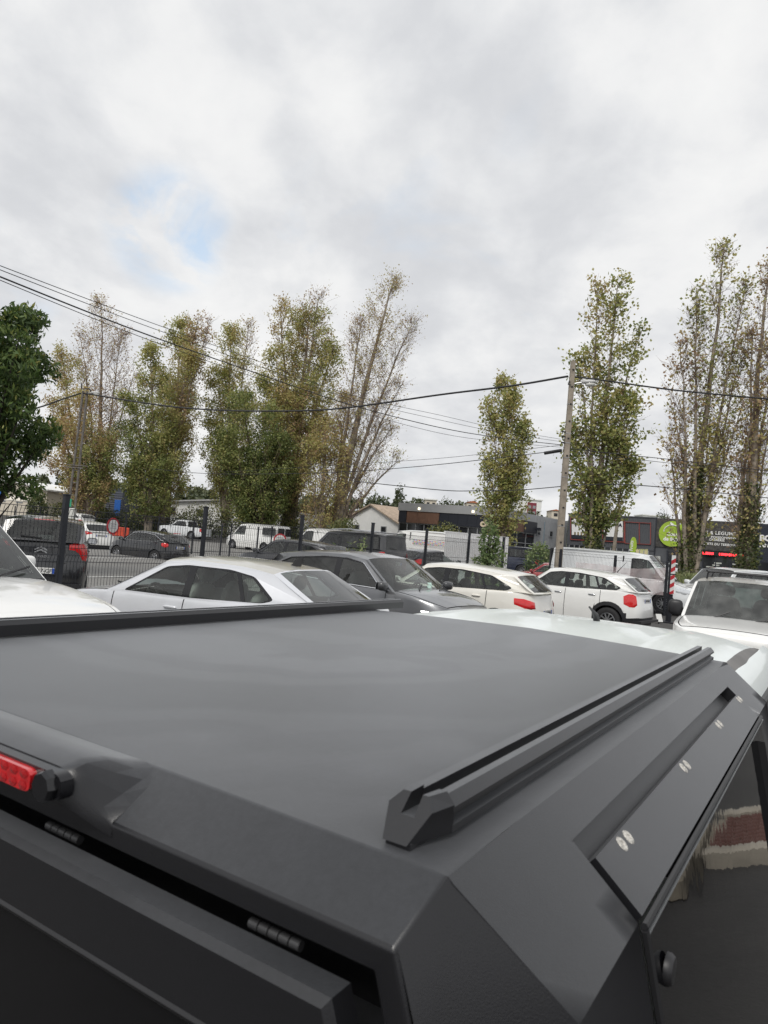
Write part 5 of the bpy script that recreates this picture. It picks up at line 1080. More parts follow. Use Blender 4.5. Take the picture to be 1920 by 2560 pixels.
fpoly(W3, b2, 'stag_emblem', dh, .225, .26, NIGHT)
for k in range(4): fpoly(W3, b2, 'jar_print', [(1437 + k * 8, 1330), (1441 + k * 8, 1330.3), (1441 + k * 8, 1339), (1437 + k * 8, 1338.7)], .226, .24, mat('jar_brown', (.2, .16, .08), .6, var=.5, vscale=4))
# round green sign
GREEN = mat('lime_green', (.36, .52, .045), .5, var=.04)
cu, czz = W3.uv(1682, 1335); rad = (W3.uv(1682, 1303)[1] - czz)
q = MB(); q.prism([(cu + rad * math.cos(2 * PI * k / 48), czz + rad * math.sin(2 * PI * k / 48)) for k in range(48)], .09, .35, lambda a, b_, w: W3.P(a, b_, w)); bpart(b2, 'round_sign_disc', q, GREEN)
ftext(W3, b2, 'Coeur', 1668, 1339, 9, LETW, .36, bold=.02); ftext(W3, b2, 'de frais', 1660, 1351, 9, LETW, .36, bold=.03); ftext(W3, b2, 'SAVEURS DU TERROIR', 1666, 1357, 2.4, LETW, .36) if 0 else None
q = MB(); arc = [(cu + rad * .62 * math.cos(a), czz + rad * .18 + rad * .5 * math.sin(a)) for a in np.linspace(R_(185), R_(35), 18)]
q.tube([W3.P(a, b_, .37) for a, b_ in arc], .06, 5); bpart(b2, 'sign_swoosh', q, LETW)
lf_ = [(cu + .05, czz + rad * .58), (cu - .3, czz + rad * .78), (cu - .25, czz + rad * .92), (cu + .1, czz + rad * .78)]; q = MB(); q.prism(lf_, .355, .38, lambda a, b_, w: W3.P(a, b_, w)); q.prism([(a + 1.0 - 2 * (a - cu) - .4, b_) for a, b_ in lf_][::-1], .355, .38, lambda a, b_, w: W3.P(a, b_, w)); bpart(b2, 'sign_leaf', q, LETW)
for s, px, py, h in (('FRUITS & LEGUMES', 1729, 1333, 8.5), ('BOUCHERIE · POISSONNERIE', 1716, 1341.5, 5.6), ('CREMERIE', 1773, 1351.5, 5.6), ('PRODUITS DU TERROIR', 1741, 1360, 5.8)):
    t = ftext(W3, b2, s, px, py, h, LETW, .14, bold=.012, space=1.12); xs = [v.co.x * W3.d.x + v.co.y * W3.d.y for v in t.data.vertices]; wd = max(xs) - min(xs)
    right = W3.uv(1846 if s[0] in 'F' else 1846 if s[0] == 'B' else 1812 if s[0] == 'C' else 1840, py)[0]; base = W3.uv(px, py)[0]; kx = (right - base) / wd
    org = Vector(W3.P(base, 0, 0)); 
    for v in t.data.vertices:
        du = (v.co - org).dot(W3.d); v.co += W3.d * (du * (kx - 1))
LED = mat('led_red', (.3, .01, .01), .5, emit=((1., .03, .04), 3.5)); LEDB = mat('led_board', (.01, .01, .01), .5)
fpoly(W3, b2, 'led_board', [(1756, 1376), (1860, 1384), (1860, 1394), (1756, 1387)], .14, .3, LEDB)
rr_ = random.Random(5)
for a, b_ in ((1758, 1785), (1799, 1801), (1804, 1832), (1834, 1844), (1848, 1858)):
    x_ = a
    while x_ < b_:
        w_ = rr_.choice((1.8, 2.4, 3.0)); h_ = rr_.choice((5.2, 6., 6.)); yb_ = 1379.5 + (x_ - 1758) * .077; fpoly(W3, b2, 'led_glyph', [(x_, yb_), (x_ + w_, yb_ + .077 * w_), (x_ + w_, yb_ + h_ + .077 * w_), (x_, yb_ + h_)], .301, .32, LED); x_ += w_ + .7
b3 = thing('shop_building', 'navy clad shop with white lettering at the right edge', 'building', (50., 82., 1.))
core = MB(); core.prism([W4.P(0, 0)[:2], W4.P(W4.L, 0)[:2], W4.P(W4.L, 0, -14)[:2], W4.P(0, 0, -14)[:2]], zg3, zt3 + .0, lambda a, b_, w: (a, b_, w)); bpart(b3, 'walls', core, NAVYB)
q = MB()
for k in range(20): z0 = 3.0 + (zt3 - 3.05) * k / 20; W4.slab(q, 0.02, W4.L, z0, z0 + (zt3 - 3.05) / 20 * .85, 0.002, .04)
tag(bpart(b3, 'board_cladding', q, NAVYB, 0), kind='stuff'); ftext(W4, b3, 'BO', 1899, 1351, 14, LETW, .08, bold=.05); ftext(W4, b3, 'AN', 1900, 1367, 8.5, LETW, .08, bold=.03, sx=1.2)
q = MB(); W4.slab(q, .5, W4.L - .5, zg3, 2.9, .003, .05); bpart(b3, 'shop_window', q, GLASSB)
# green oval flag sign and wooden pole in front of the shop
p = at(1577, 1425, 66.); gf = thing('flag_sign', 'green oval advertising sign standing above the long white van', 'sign', (p.x, p.y, G(p.x, p.y))); ht = at(1578, 1342, 66.).z - gf.location.z
obj('pole', MB().lathe([(0, 0), (.05, 0), (.05, ht - 2.3), (0, ht - 2.3)], 8), FRAME, gf)
q = MB(); q.prism([(.26 + .30 * math.cos(2 * PI * k / 28), ht - .82 + .82 * math.sin(2 * PI * k / 28)) for k in range(28)], -.06, .06, lambda a, b_, w: (a - .2, w, b_)); obj('board', q, GREEN, gf); text('sign_lettering', 'Fruits', .42, LETW, (.02, -.064, ht - 1.3), (0, 0, 1), (-1, 0, 0), gf, depth=.006, bold=.01)
p = at(1531, 1380, 62.); wp = thing('wooden_pole', 'old wooden pole rising in front of the dark shop', 'utility pole', (p.x, p.y, G(p.x, p.y))); hw_ = at(1541, 1255, 62.).z - wp.location.z
obj('shaft', MB().tube([(0, 0, 0), (.17, 0, hw_ * .5), (.34, 0, hw_)], [.17, .15, .13], 10), PCON, wp); obj('cap', MB().tube([(.34, 0, hw_ + .001), (.34, 0, hw_ + .1)], [.15, .10], 10), DARKM, wp)
# --- pale workshop with tiled roof, left of the hall
def gable(name, label, A, B, depth, h0, h1, wall, roofm, wins=0):
    Wl = Wall(A, B); r = thing(name, label, 'building', (A[0], A[1], G(*A))); zb = -.3 + G(*A); q = MB()
    q.prism([(0, zb), (Wl.L, zb), (Wl.L, h0), (Wl.L / 2, h1), (0, h0)], -depth, 0, lambda a, b_, w: Wl.P(a, b_, w)); bpart(r, 'walls', q, wall)
    for k in range(wins):
        u = Wl.L * (k + .5) / wins; q = MB(); Wl.slab(q, u - .5, u + .5, h0 - 1.6, h0 - .5, .01, .06); bpart(r, 'window', q, FRAME); q = MB(); Wl.slab(q, u - .4, u + .4, h0 - 1.5, h0 - .6, .061, .07); bpart(r, 'window_pane', q, GLASSB)
    q = MB()
    for sg in (0, 1):
        e = -.4 if sg == 0 else Wl.L + .4; hh = h0 - .4 * (h1 - h0) / (Wl.L / 2); q.prism([(e, hh), (Wl.L / 2, h1), (Wl.L / 2, h1 + .18), (e, hh + .18)], -depth - .3, .4, lambda a, b_, w: Wl.P(a, b_, w))
    bpart(r, 'roof', q, roofm); return r
TILE = mat('roof_tile_pale', (.42, .33, .25), .85, var=.2, vscale=2, bump=.3); PLAS = mat('plaster_white', (.84, .84, .82), .85, var=.05, vscale=.8, dirt=.05); CREAMW = mat('plaster_cream', (.66, .60, .50), .85, var=.06); TILER = mat('roof_tile_red', (.45, .17, .09), .85, var=.2)
pA, pB = at(862, 1300, 100.), at(996, 1310, 93.)
gable('workshop', 'white workshop with pale tiled gable roof behind the leaning poplar', (pA.x, pA.y), (pB.x, pB.y), 12, ZC + 2.1, ZC + 4.3, PLAS, TILE, 2)
# left background
pA, pB = at(-60, 1285, 84.), at(112, 1290, 80.); gable('pavilion', 'cream building with blue sign at the left edge under the evergreen', (pA.x, pA.y), (pB.x, pB.y), 9, ZC + 2.2, ZC + 3.0, CREAMW, PLAS, 4)
Wl = Wall((pA.x, pA.y), (pB.x, pB.y)); bsn = thing('wall_sign', 'blue rectangular sign on the cream building', 'sign', Wl.P(3.4, 3.)); q = MB(); q.box((0, 0, 0), (1.3, .1, 1.2), bev=.02); o = obj('board', q, mat('sign_blue', (.02, .12, .45), .5), bsn); bsn.location = Wl.P(4.1, ZC + 1.3, .12); obj('band', MB().box((0, -.06, -.35), (1.1, .02, .2)), LETW, bsn)
p = at(40, 1290, 70.); pr = thing('parasol', 'cream parasol by the cream building', 'parasol', (p.x, p.y, G(p.x, p.y))); obj('canopy', MB().lathe([(0, 2.75), (.9, 2.45), (1.5, 2.15), (1.5, 2.05), (.9, 2.36), (0, 2.65)], 8), mat('parasol_cloth', (.7, .66, .58), .8), pr, sm=10); obj('pole', MB().tube([(0, 0, 0), (0, 0, 2.7)], .04, 6), GALV, pr)
pA, pB = at(216, 1262, 95.), at(305, 1270, 93.); bb = thing('slatted_building', 'dark blue slatted building glimpsed between the poplars', 'building', (pA.x, pA.y, .5)); Wl = Wall((pA.x, pA.y), (pB.x, pB.y)); q = MB(); Wl.slab(q, 0, Wl.L, -.2, ZC + 3.6, -8, 0); bpart(bb, 'walls', q, mat('slate_blue', (.05, .06, .085), .6))
for k in range(16): q = MB(); Wl.slab(q, 0.05, Wl.L - .05, .7 + k * .29, .86 + k * .29, .002, .06); bpart(bb, 'slat', q, mat('slat_grey', (.11, .12, .15), .6))
for u_, m_ in ((.4, 'sign_blue'), (Wl.L - .8, 'sign_blue')): q = MB(); Wl.slab(q, u_ - .35, u_ + .6, 2.1, 4.2, .061, .12); bpart(bb, 'blue_panel', q, MATS[m_])
pA, pB = at(395, 1290, 98.), at(745, 1310, 96.); gable('warehouse', 'long white warehouse hidden behind the big poplars', (pA.x, pA.y), (pB.x, pB.y), 14, ZC + 2.4, ZC + 3.4, PLAS, mat('sheet_roof', (.5, .5, .5), .6), 5)

# ------------------------------------------------------------------ hills
HILLM = ground_mat('hill_grass', (.05, .06, .025), (.07, .08, .035), (.10, .095, .05), .05)
def hz(x, y): return 1.5 + 13. * ss(y, 170, 330) * (.55 + .45 * math.exp(-((x + 20) / 110.) ** 2)) + 1.5 * math.sin(x * .035)
q = MB(); q.grid([[(x, y, hz(x, y) - 2.5 * ss(175 - y, 0, 30)) for x in range(-240, 321, 20)] for y in (150, 175, 205, 240, 280, 330, 420)]); tag(obj('hill', q, HILLM, sm=60), kind='structure')
def block(name, label, px0, px1, pyt, Y, h, dep, wall, roofm=None, wrows=0, wcols=0, panel=None):
    a, b_ = at(px0, pyt, Y), at(px1, pyt, Y); r = thing(name, label, 'building', ((a.x + b_.x) / 2, Y, a.z - h)); w = b_.x - a.x
    obj('walls', MB().box((0, dep / 2, h / 2), (w, dep, h)), wall, r); obj('roof', MB().box((0, dep / 2, h + .2), (w + .8, dep + .8, .4)) if roofm is None else MB().prism([(-w / 2 - .4, h), (w / 2 + .4, h), (0, h + w * .18)], -.4, dep + .4, lambda x_, z_, y_: (x_, y_, z_)), roofm or PLAS, r)
    for i in range(wrows):
        for j in range(wcols): obj('window', MB().box((-w / 2 + w * (j + .5) / wcols, -.02, h - 1.4 - i * 2.6), (min(1.3, w / wcols * .5), .1, 1.1)), GLASSB, r)
    if panel: 
        obj('coloured_panel', MB().box((w * panel[0], -.08, h * .52), (w * panel[1], .1, h * .7)), mat('panel_red', (.22, .03, .05), .6), r)
        for i in range(2):
            for j in range(2): obj('balcony_window', MB().box((w * panel[0] + (j - .5) * w * panel[1] * .5, -.15, h * (.38 + .28 * i)), (w * panel[1] * .32, .06, h * .14)), FRAME, r)
    return r
block('apartment_block', 'white apartment block with dark red panel on the hill', 1292, 1355, 1247, 280., 8, 12, PLAS, None, 0, 0, (.12, .36)); block('apartment_block', 'pale low block on the far hill above the green sign', 1608, 1672, 1288, 300., 6, 10, PLAS, None, 2, 6)
block('villa', 'beige flat roofed villa on the hill above the grey hall', 1064, 1092, 1249, 250., 5, 8, CREAMW, None, 1, 2); block('house', 'red roofed house on the hill left of the apartment block', 1168, 1196, 1256, 250., 4, 8, CREAMW, TILER, 1, 2)
block('house', 'red roofed house on the hill near the concrete pole', 1380, 1400, 1276, 250., 4, 8, CREAMW, TILER, 1, 1); block('house', 'small red roofed house behind the dark shop', 1438, 1462, 1284, 230., 4, 8, CREAMW, TILER, 1, 1)
# ------------------------------------------------------------------ trees
def leaf_mat(name, stops, trans=.35):
    m = bpy.data.materials.new(name); m.use_nodes = True; nt = m.node_tree; nt.nodes.clear(); o = N(nt, 'ShaderNodeOutputMaterial'); at_ = N(nt, 'ShaderNodeAttribute', attribute_name='tint')
    r = ramp(nt, at_.outputs['Fac'], stops); d = N(nt, 'ShaderNodeBsdfPrincipled'); L_(nt, r.outputs[0], d.inputs['Base Color']); d.inputs['Roughness'].default_value = .55; t = N(nt, 'ShaderNodeBsdfTranslucent'); L_(nt, r.outputs[0], t.inputs[0])
    x = N(nt, 'ShaderNodeMixShader', inp={0: trans}); L_(nt, d.outputs[0], x.inputs[1]); L_(nt, t.outputs[0], x.inputs[2]); L_(nt, x.outputs[0], o.inputs[0]); return m
POPL = leaf_mat('poplar_leaf', [(0, (.09, .125, .04)), (.25, (.25, .295, .095)), (.45, (.50, .49, .18)), (.65, (.55, .46, .20)), (.85, (.45, .30, .17)), (1, (.36, .24, .16))], .45)
EVER = leaf_mat('evergreen_leaf', [(0, (.035, .065, .018)), (.5, (.10, .165, .045)), (.85, (.20, .26, .065)), (1, (.36, .35, .10))], .3)
WEED = leaf_mat('weed_leaf', [(0, (.08, .13, .04)), (.5, (.19, .26, .10)), (1, (.30, .32, .15))], .3)
IVY = leaf_mat('ivy_leaf', [(0, (.03, .05, .016)), (.5, (.09, .115, .035)), (1, (.22, .21, .065))], .15)
FARW = leaf_mat('far_wood_leaf', [(0, (.04, .058, .028)), (.5, (.08, .10, .048)), (1, (.13, .14, .065))], .1)
BARK = mat('poplar_bark', (.26, .22, .175), .9, var=.35, vscale=3, bump=.5, bscale=15); TWIG = mat('twig_brown', (.23, .165, .13), .9, var=.3, vscale=2); DBARK = mat('dark_bark', (.04, .033, .027), .9, var=.3)
def np_mesh(name, V, Q, tint=None):
    me = bpy.data.meshes.new(name); k = Q.shape[1]; me.vertices.add(len(V)); me.vertices.foreach_set('co', V.astype(np.float32).ravel()); me.loops.add(Q.size); me.loops.foreach_set('vertex_index', Q.astype(np.int32).ravel())
    me.polygons.add(len(Q)); me.polygons.foreach_set('loop_start', np.arange(0, Q.size, k, dtype=np.int32)); me.polygons.foreach_set('loop_total', np.full(len(Q), k, np.int32)); me.update(calc_edges=True)
    if tint is not None:
        a = me.attributes.new('tint', 'FLOAT', 'POINT'); a.data.foreach_set('value', tint.astype(np.float32))
    return me
def leaves(name, C, size, tint, m, parent, aspect=.75, droop=0., up=.25, wind=(.0, 0., 0.)):
    """many small folded leaf blades at the points C"""
    n = len(C); d = RNG.normal(size=(n, 3)) + np.array(wind); d[:, 2] -= droop; d /= np.linalg.norm(d, axis=1)[:, None]
    b = np.cross(d, RNG.normal(size=(n, 3))); b /= np.linalg.norm(b, axis=1)[:, None]; s = (size * RNG.uniform(.65, 1.3, n))[:, None]
    V = np.stack([C - d * s * .5, C + b * s * aspect * .5, C + d * s * .5, C - b * s * aspect * .5], 1).reshape(-1, 3); Q = np.arange(4 * n).reshape(-1, 4)
    t = np.clip(tint, 0, 1); me = np_mesh(name, V, Q, np.repeat(t, 4)); o = obj(name, me, m, parent); tag(o, kind='stuff'); return o
def tubes_np(P, R, n=3):
    """P (N,K,3) polylines, R (N,K) radii -> verts, quads"""
    T = np.gradient(P, axis=1); T /= np.linalg.norm(T, axis=2)[..., None] + 1e-9; a = np.cross(T, np.array([.31, .2, .93])); a /= np.linalg.norm(a, axis=2)[..., None] + 1e-9; b = np.cross(T, a)
    th = 2 * PI * np.arange(n) / n; V = P[:, :, None] + R[:, :, None, None] * (a[:, :, None] * np.cos(th)[None, None, :, None] + b[:, :, None] * np.sin(th)[None, None, :, None])
    N_, K = P.shape[:2]; idx = np.arange(N_ * K * n).reshape(N_, K, n); q = np.stack([idx[:, :-1], np.roll(idx, -1, 2)[:, :-1], np.roll(idx, -1, 2)[:, 1:], idx[:, 1:]], -1).reshape(-1, 4); return V.reshape(-1, 3), q
def stem_path(b, t, k=14, wob=.25):
    s = np.linspace(0, 1, k)[:, None]; w = np.cumsum(RNG.normal(size=(k, 3)) * wob / k ** .5, axis=0) * np.array([1, 1, 0]); w -= s * w[-1]; P = b * (1 - s) + t * s + w
    P[:, :2] += (np.array(t) - np.array(b))[:2] * (-(s * (1 - s)) * .5); return P
def poplar(label, base_px, Y, plumes, ivy=0., trunk_r=.26, twig=1., bark=BARK, name='poplar_tree', lsize=.15, group='poplars', ivy_h=.3, leafm=None, clump=.16):
    far = 1.28 if base_px < 900 else 1.; Y *= far; lsize *= 1.28 * (1.02 if far > 1 else .92); clump *= far; trunk_r *= far; plumes = [(a, b_, c * (far * .93 if far > 1 else .86), int(d * (1.1 if far > 1 else .74)), min(.85, e_ + (.0 if far > 1 else .02)), f_) for a, b_, c, d, e_, f_ in plumes]
    bx = at(base_px, 1330, Y).x; bz = G(bx, Y); root = thing(name, label, 'tree', (bx, Y, bz), 0, group); B = np.array([0, 0, -.2])
    tr = MB(); brP, brR, twP, twR, LC, LT = [], [], [], [], [], []
    for pi_, (tx, ty, hwid, nl, tint, start) in enumerate(plumes):
        tp = at(tx, ty, Y); dy = RNG.uniform(-.6, .6) * hwid * .8 if len(plumes) > 1 and pi_ else 0; tip = np.array([tp.x - bx, dy, tp.z - bz]); bb = B + (np.array([RNG.uniform(-.25, .25), RNG.uniform(-.25, .25), 0]) if pi_ else 0)
        P = stem_path(bb, tip); Hh = tip[2]; r0 = trunk_r * (1 if pi_ == 0 else .55) * min(1, Hh / 14 + .3); tr.tube([Vector(p) for p in P], [r0 * (1 - .93 * (i / 13) ** .9) + .01 for i in range(14)], 7)
        nb = int(10 + Hh * 2.6 * twig ** .5)
        ts = start + (1 - start) * RNG.uniform(0, 1, nb) ** .85; ts = np.clip(ts, 0, .985)
        u = (ts - start) / (1 - start); env = np.sin(PI * np.clip(.16 + .84 * u, 0, 1)) ** .75 * (.75 + .5 * RNG.random(nb)) + .10
        az = RNG.uniform(0, 2 * PI, nb); out = np.stack([np.cos(az), np.sin(az) * .9, np.zeros(nb)], 1); ln = hwid * env
        p0 = np.stack([np.interp(ts, np.linspace(0, 1, 14), P[:, k]) for k in range(3)], 1)
        ks = np.array([0, .3, .65, 1.])[None, :, None]; rise = (ln * RNG.uniform(1.0, 1.9, nb))[:, None, None]
        q = p0[:, None] + out[:, None] * ln[:, None, None] * (ks ** .8) + np.array([0, 0, 1.])[None, None] * rise * (ks ** 1.25) + RNG.normal(size=(nb, 4, 3)) * .08 * hwid * ks
        top_ok = tip[2] + .5; q[..., 2] = np.minimum(q[..., 2], top_ok + RNG.uniform(-.5, .4, (nb, 1)))
        rr = (.012 + .028 * (1 - ts) * hwid / 2)[:, None] * np.array([1.2, .8, .5, .25])[None]; brP.append(q); brR.append(rr)
        nt_ = int(6 * twig)
        for k in range(nt_):
            s = RNG.uniform(.25, 1., nb)[:, None]; seg = np.minimum((s * 3).astype(int), 2); fr_ = s * 3 - seg; a0 = np.take_along_axis(q, seg[:, :, None].repeat(3, 2), 1)[:, 0]; a1 = np.take_along_axis(q, (seg + 1)[:, :, None].repeat(3, 2), 1)[:, 0]; st_ = a0 * (1 - fr_) + a1 * fr_
            dv = RNG.normal(size=(nb, 3)) * np.array([.55, .55, .35]) + out * .35 + np.array([.08, 0, .75]); L2 = RNG.uniform(.35, 1.0, nb)[:, None] * min(1., hwid * .6 + .2); t2 = np.stack([st_, st_ + dv * L2 * .5, st_ + dv * L2 + RNG.normal(size=(nb, 3)) * .06], 1); twP.append(t2); twR.append(np.tile(np.array([[.011, .008, .004]]), (nb, 1)))
            if nl:
                m_ = max(1, int(nl / (nb * nt_))); keepc = RNG.random(nb) < ((.40 + .45 * min(1, nl / 6000)) if far > 1 else (.30 + .30 * min(1, nl / 3000))); cen = t2[keepc][:, 1:].mean(1); cc = np.repeat(cen, int(m_ / max(.25, keepc.mean())) + 1, 0); cc = cc + RNG.normal(size=cc.shape) * np.array([clump, clump, clump * 1.25]) * (1.0 + .5 * RNG.random((len(cc), 1))); LC.append(cc); ct = np.repeat(RNG.normal(tint, .12, len(cen)), int(m_ / max(.25, keepc.mean())) + 1); LT.append(ct + RNG.normal(0, .08, len(cc)))
    obj('trunk', tr, bark, root, sm=60, weld=False)
    V, Q = tubes_np(np.concatenate(brP), np.concatenate(brR), 4); V2, Q2 = tubes_np(np.concatenate(twP), np.concatenate(twR), 3); tag(obj('branches', np_mesh('branches', np.concatenate([V, V2]), np.concatenate([Q, Q2 + len(V)])), TWIG, root), kind='stuff')
    if LC: leaves('crown', np.concatenate(LC), lsize, np.concatenate(LT), leafm or POPL, root, wind=(.35, 0, 0))
    if ivy:
        n = int(ivy); Pm = stem_path(B, np.array([at(plumes[0][0], plumes[0][1], Y).x - bx, 0, at(plumes[0][0], plumes[0][1], Y).z - bz]), wob=.05); t = RNG.uniform(0, 1, n) ** 1.3 * ivy_h; c = np.stack([np.interp(t, np.linspace(0, 1, 14), Pm[:, k]) for k in range(3)], 1); a = RNG.uniform(0, 2 * PI, n); rd = (trunk_r + .08 + .58 * np.abs(RNG.normal(size=n)) * (.35 + .65 * np.sin(t / ivy_h * 9 + 1) ** 2) * .55) * (1.15 - .55 * t / ivy_h)
        c[:, 0] += np.cos(a) * rd; c[:, 1] += np.sin(a) * rd; leaves('ivy', c, .15, np.clip(RNG.normal(.4, .25, n), 0, 1), IVY, root)
    return root
poplar('olive tinged slim poplar at the left end, beside the steel pole', 196, 61, [(152, 885, 1.5, 6500, .60, .10), (128, 1010, 1.2, 2200, .72, .1)])
poplar('tall half bare brown poplar behind the steel pole', 240, 63, [(252, 757, 2.1, 2600, .80, .25), (305, 832, 1.5, 800, .85, .3), (200, 835, 1.3, 1500, .78, .3), (330, 930, 1.5, 500, .9, .3)], twig=1.5, lsize=.13)
poplar('low bushy russet poplar wrapping the foot of the steel pole', 222, 58, [(212, 1000, 2.2, 4800, .74, .05), (150, 1075, 2.0, 3800, .72, .03), (268, 1105, 1.8, 4200, .30, .02), (110, 1150, 1.6, 2000, .75, .02), (245, 1180, 2.0, 3800, .25, .0)], twig=1.2)
poplar('green poplar with dark lower boughs right of the steel pole', 372, 58, [(377, 878, 1.4, 6000, .42, .08), (338, 1005, 1.9, 6500, .26, .05), (315, 1075, 1.6, 4200, .22, .03), (400, 1090, 1.8, 4500, .36, .03), (350, 1180, 2.2, 4500, .30, .0)])
poplar('straight olive poplar with a blunt leafy top', 418, 62, [(452, 812, 1.5, 8500, .44, .15), (430, 960, 1.7, 5200, .46, .1)])
poplar('leaning poplar with pale bare trunk and twin brown tips', 398, 60, [(497, 793, 1.1, 2000, .76, .3), (527, 800, .9, 900, .82, .4), (478, 905, 2.1, 6500, .52, .25), (455, 1080, 1.8, 3000, .58, .1)], trunk_r=.34)
poplar('olive poplar with bare twigs above its crown, left of the broad one', 560, 63, [(578, 830, 1.8, 6500, .48, .15), (621, 808, 1.0, 350, .8, .5), (545, 930, 2.0, 6500, .44, .1), (600, 985, 2.0, 5500, .50, .1), (520, 1060, 1.8, 4500, .40, .05)])
poplar('broad olive poplar with dry brown lower foliage and ivy trunk', 722, 60, [(772, 793, 2.5, 11000, .46, .2), (702, 760, 1.6, 2600, .68, .3), (800, 745, 1.7, 200, .8, .55), (835, 865, 1.8, 7000, .46, .2), (690, 890, 2.2, 8000, .48, .2), (742, 1000, 2.6, 5200, .70, .1), (660, 960, 2.0, 6000, .46, .15), (800, 1060, 1.8, 3200, .66, .1)], ivy=5000, trunk_r=.5, ivy_h=.32)
poplar('dark green spreading tree in front of the broad poplar', 640, 57, [(610, 1005, 2.4, 6500, .24, .05), (692, 1105, 2.2, 6500, .16, .0), (560, 1085, 2.0, 6000, .24, .0), (640, 1150, 2.4, 7000, .12, .0), (575, 1180, 2.2, 5500, .15, .0), (715, 1190, 2.0, 4500, .2, .0), (530, 1120, 1.6, 3500, .3, .0)], bark=DBARK, name='leafy_tree', group='trees in the poplar row')
poplar('tallest poplar of the row, leaning right with sparse russet leaves', 835, 58, [(988, 690, 1.6, 3600, .66, .28), (1035, 800, 1.5, 1500, .68, .4), (905, 800, 1.2, 1000, .74, .35), (1005, 960, 1.8, 900, .7, .3), (975, 1070, 2.2, 600, .65, .15), (868, 990, 1.5, 3000, .62, .1), (1000, 1150, 2.0, 300, .5, .1)], twig=1.7, trunk_r=.42, lsize=.13)
poplar('twiggy brown poplar between the broad poplar and the tallest', 800, 57, [(820, 1060, 1.5, 2200, .66, .05), (780, 1120, 1.6, 2600, .55, .02), (850, 1130, 1.2, 1800, .66, .02)], twig=1.4)
poplar('small dense poplar in front of the grey hall', 1262, 55, [(1250, 962, 1.5, 5200, .40, .18), (1278, 985, 1.2, 2600, .38, .2), (1222, 1030, 1.3, 2600, .42, .15), (1305, 1075, 1.4, 2600, .38, .12), (1212, 1150, 1.2, 2000, .38, .2), (1300, 1180, 1.3, 2200, .36, .22), (1228, 1235, 1.1, 1500, .35, .15)], trunk_r=.17, lsize=.17, clump=.15)
poplar('full leaved poplar with ivy clad trunk right of the concrete pole', 1484, 48, [(1545, 708, 1.3, 3400, .34, .25), (1492, 712, 1.0, 1500, .52, .4), (1445, 905, 1.2, 1800, .32, .3), (1600, 830, 1.2, 2200, .32, .35), (1435, 1080, 1.3, 2200, .30, .34), (1565, 1010, 1.5, 2600, .30, .2), (1590, 1165, 1.2, 1900, .28, .38), (1478, 1190, 1.0, 1700, .26, .3), (1545, 1120, 1.2, 1700, .28, .34)], ivy=3600, trunk_r=.28, lsize=.19, ivy_h=.28, clump=.17)
poplar('tall ragged poplar with bare side twigs in front of the green sign', 1728, 45, [(1812, 608, 1.1, 1400, .40, .45), (1738, 722, .8, 700, .36, .55), (1872, 700, 1.0, 1100, .40, .5), (1695, 862, 1.2, 120, .8, .35), (1865, 870, .9, 700, .38, .4), (1690, 1020, 1.3, 700, .55, .2), (1850, 1010, 1.1, 900, .40, .25), (1680, 1110, 1.1, 120, .7, .18), (1785, 1060, 1.2, 1700, .48, .22), (1815, 1100, 1.0, 600, .46, .2)], ivy=5200, trunk_r=.30, twig=1.4, lsize=.17, ivy_h=.36)
poplar('bare twigged poplar with ivy foot at the right edge', 1872, 44, [(1925, 655, 1.1, 250, .7, .35), (1885, 830, 1.1, 150, .75, .3), (1955, 800, 1.1, 300, .5, .3), (1880, 1010, 1.1, 250, .6, .2), (1930, 1080, 1.1, 300, .5, .2), (1850, 1120, .9, 60, .75, .2)], ivy=6000, trunk_r=.34, twig=1.5, lsize=.16, ivy_h=.34)
# evergreen at the left edge, close behind the fence
def leafy(name, label, cat, bx, by, lobes, n, size, m, aspect, droop, stems, group=None, tint=(.4, .22), bark=DBARK, z=None):
    zb = G(bx, by) if z is None else z; root = thing(name, label, cat, (bx, by, zb), 0, group); C, T_ = [], []; tr = MB()
    for cx, cy, cz_, rx, ry, rz_ in lobes:
        k = int(n * rx * rz_ / sum(l[3] * l[5] for l in lobes)); v = RNG.normal(size=(k, 3)); v /= np.linalg.norm(v, axis=1)[:, None]; rr = RNG.uniform(.25, 1, k) ** .42
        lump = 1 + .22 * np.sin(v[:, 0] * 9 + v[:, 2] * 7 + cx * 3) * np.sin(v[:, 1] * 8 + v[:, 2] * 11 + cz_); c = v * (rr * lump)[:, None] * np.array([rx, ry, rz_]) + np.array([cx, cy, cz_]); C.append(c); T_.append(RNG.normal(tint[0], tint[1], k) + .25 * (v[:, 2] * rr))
        for s in range(stems): a, b_ = RNG.normal(size=2) * .35; tr.tube([(0, 0, -.1), (cx * .4 + a * rx * .3, cy * .4 + b_ * ry * .3, cz_ * .5), (cx + a * rx, cy + b_ * ry, cz_ + rz_ * RNG.uniform(.1, .8))], [.03 + .02 * cz_ / (stems + 1), .02 + .006 * cz_, .008], 5)
    obj('trunk' if cat == 'tree' else 'stems', tr, bark, root, sm=60, weld=False); C = np.concatenate(C); ok = C[:, 2] > .03; leaves('crown' if cat == 'tree' else 'foliage', C[ok], size, np.concatenate(T_)[ok], m, root, aspect, droop); return root
er = random.Random(3); EVL = [(-.4, 0, 4.2, 1.1, 1.1, 2.6), (-.2, 0, 3.4, 1.35, 1.3, 1.6), (.1, -.2, 4.6, 1.2, 1.2, 1.3)]
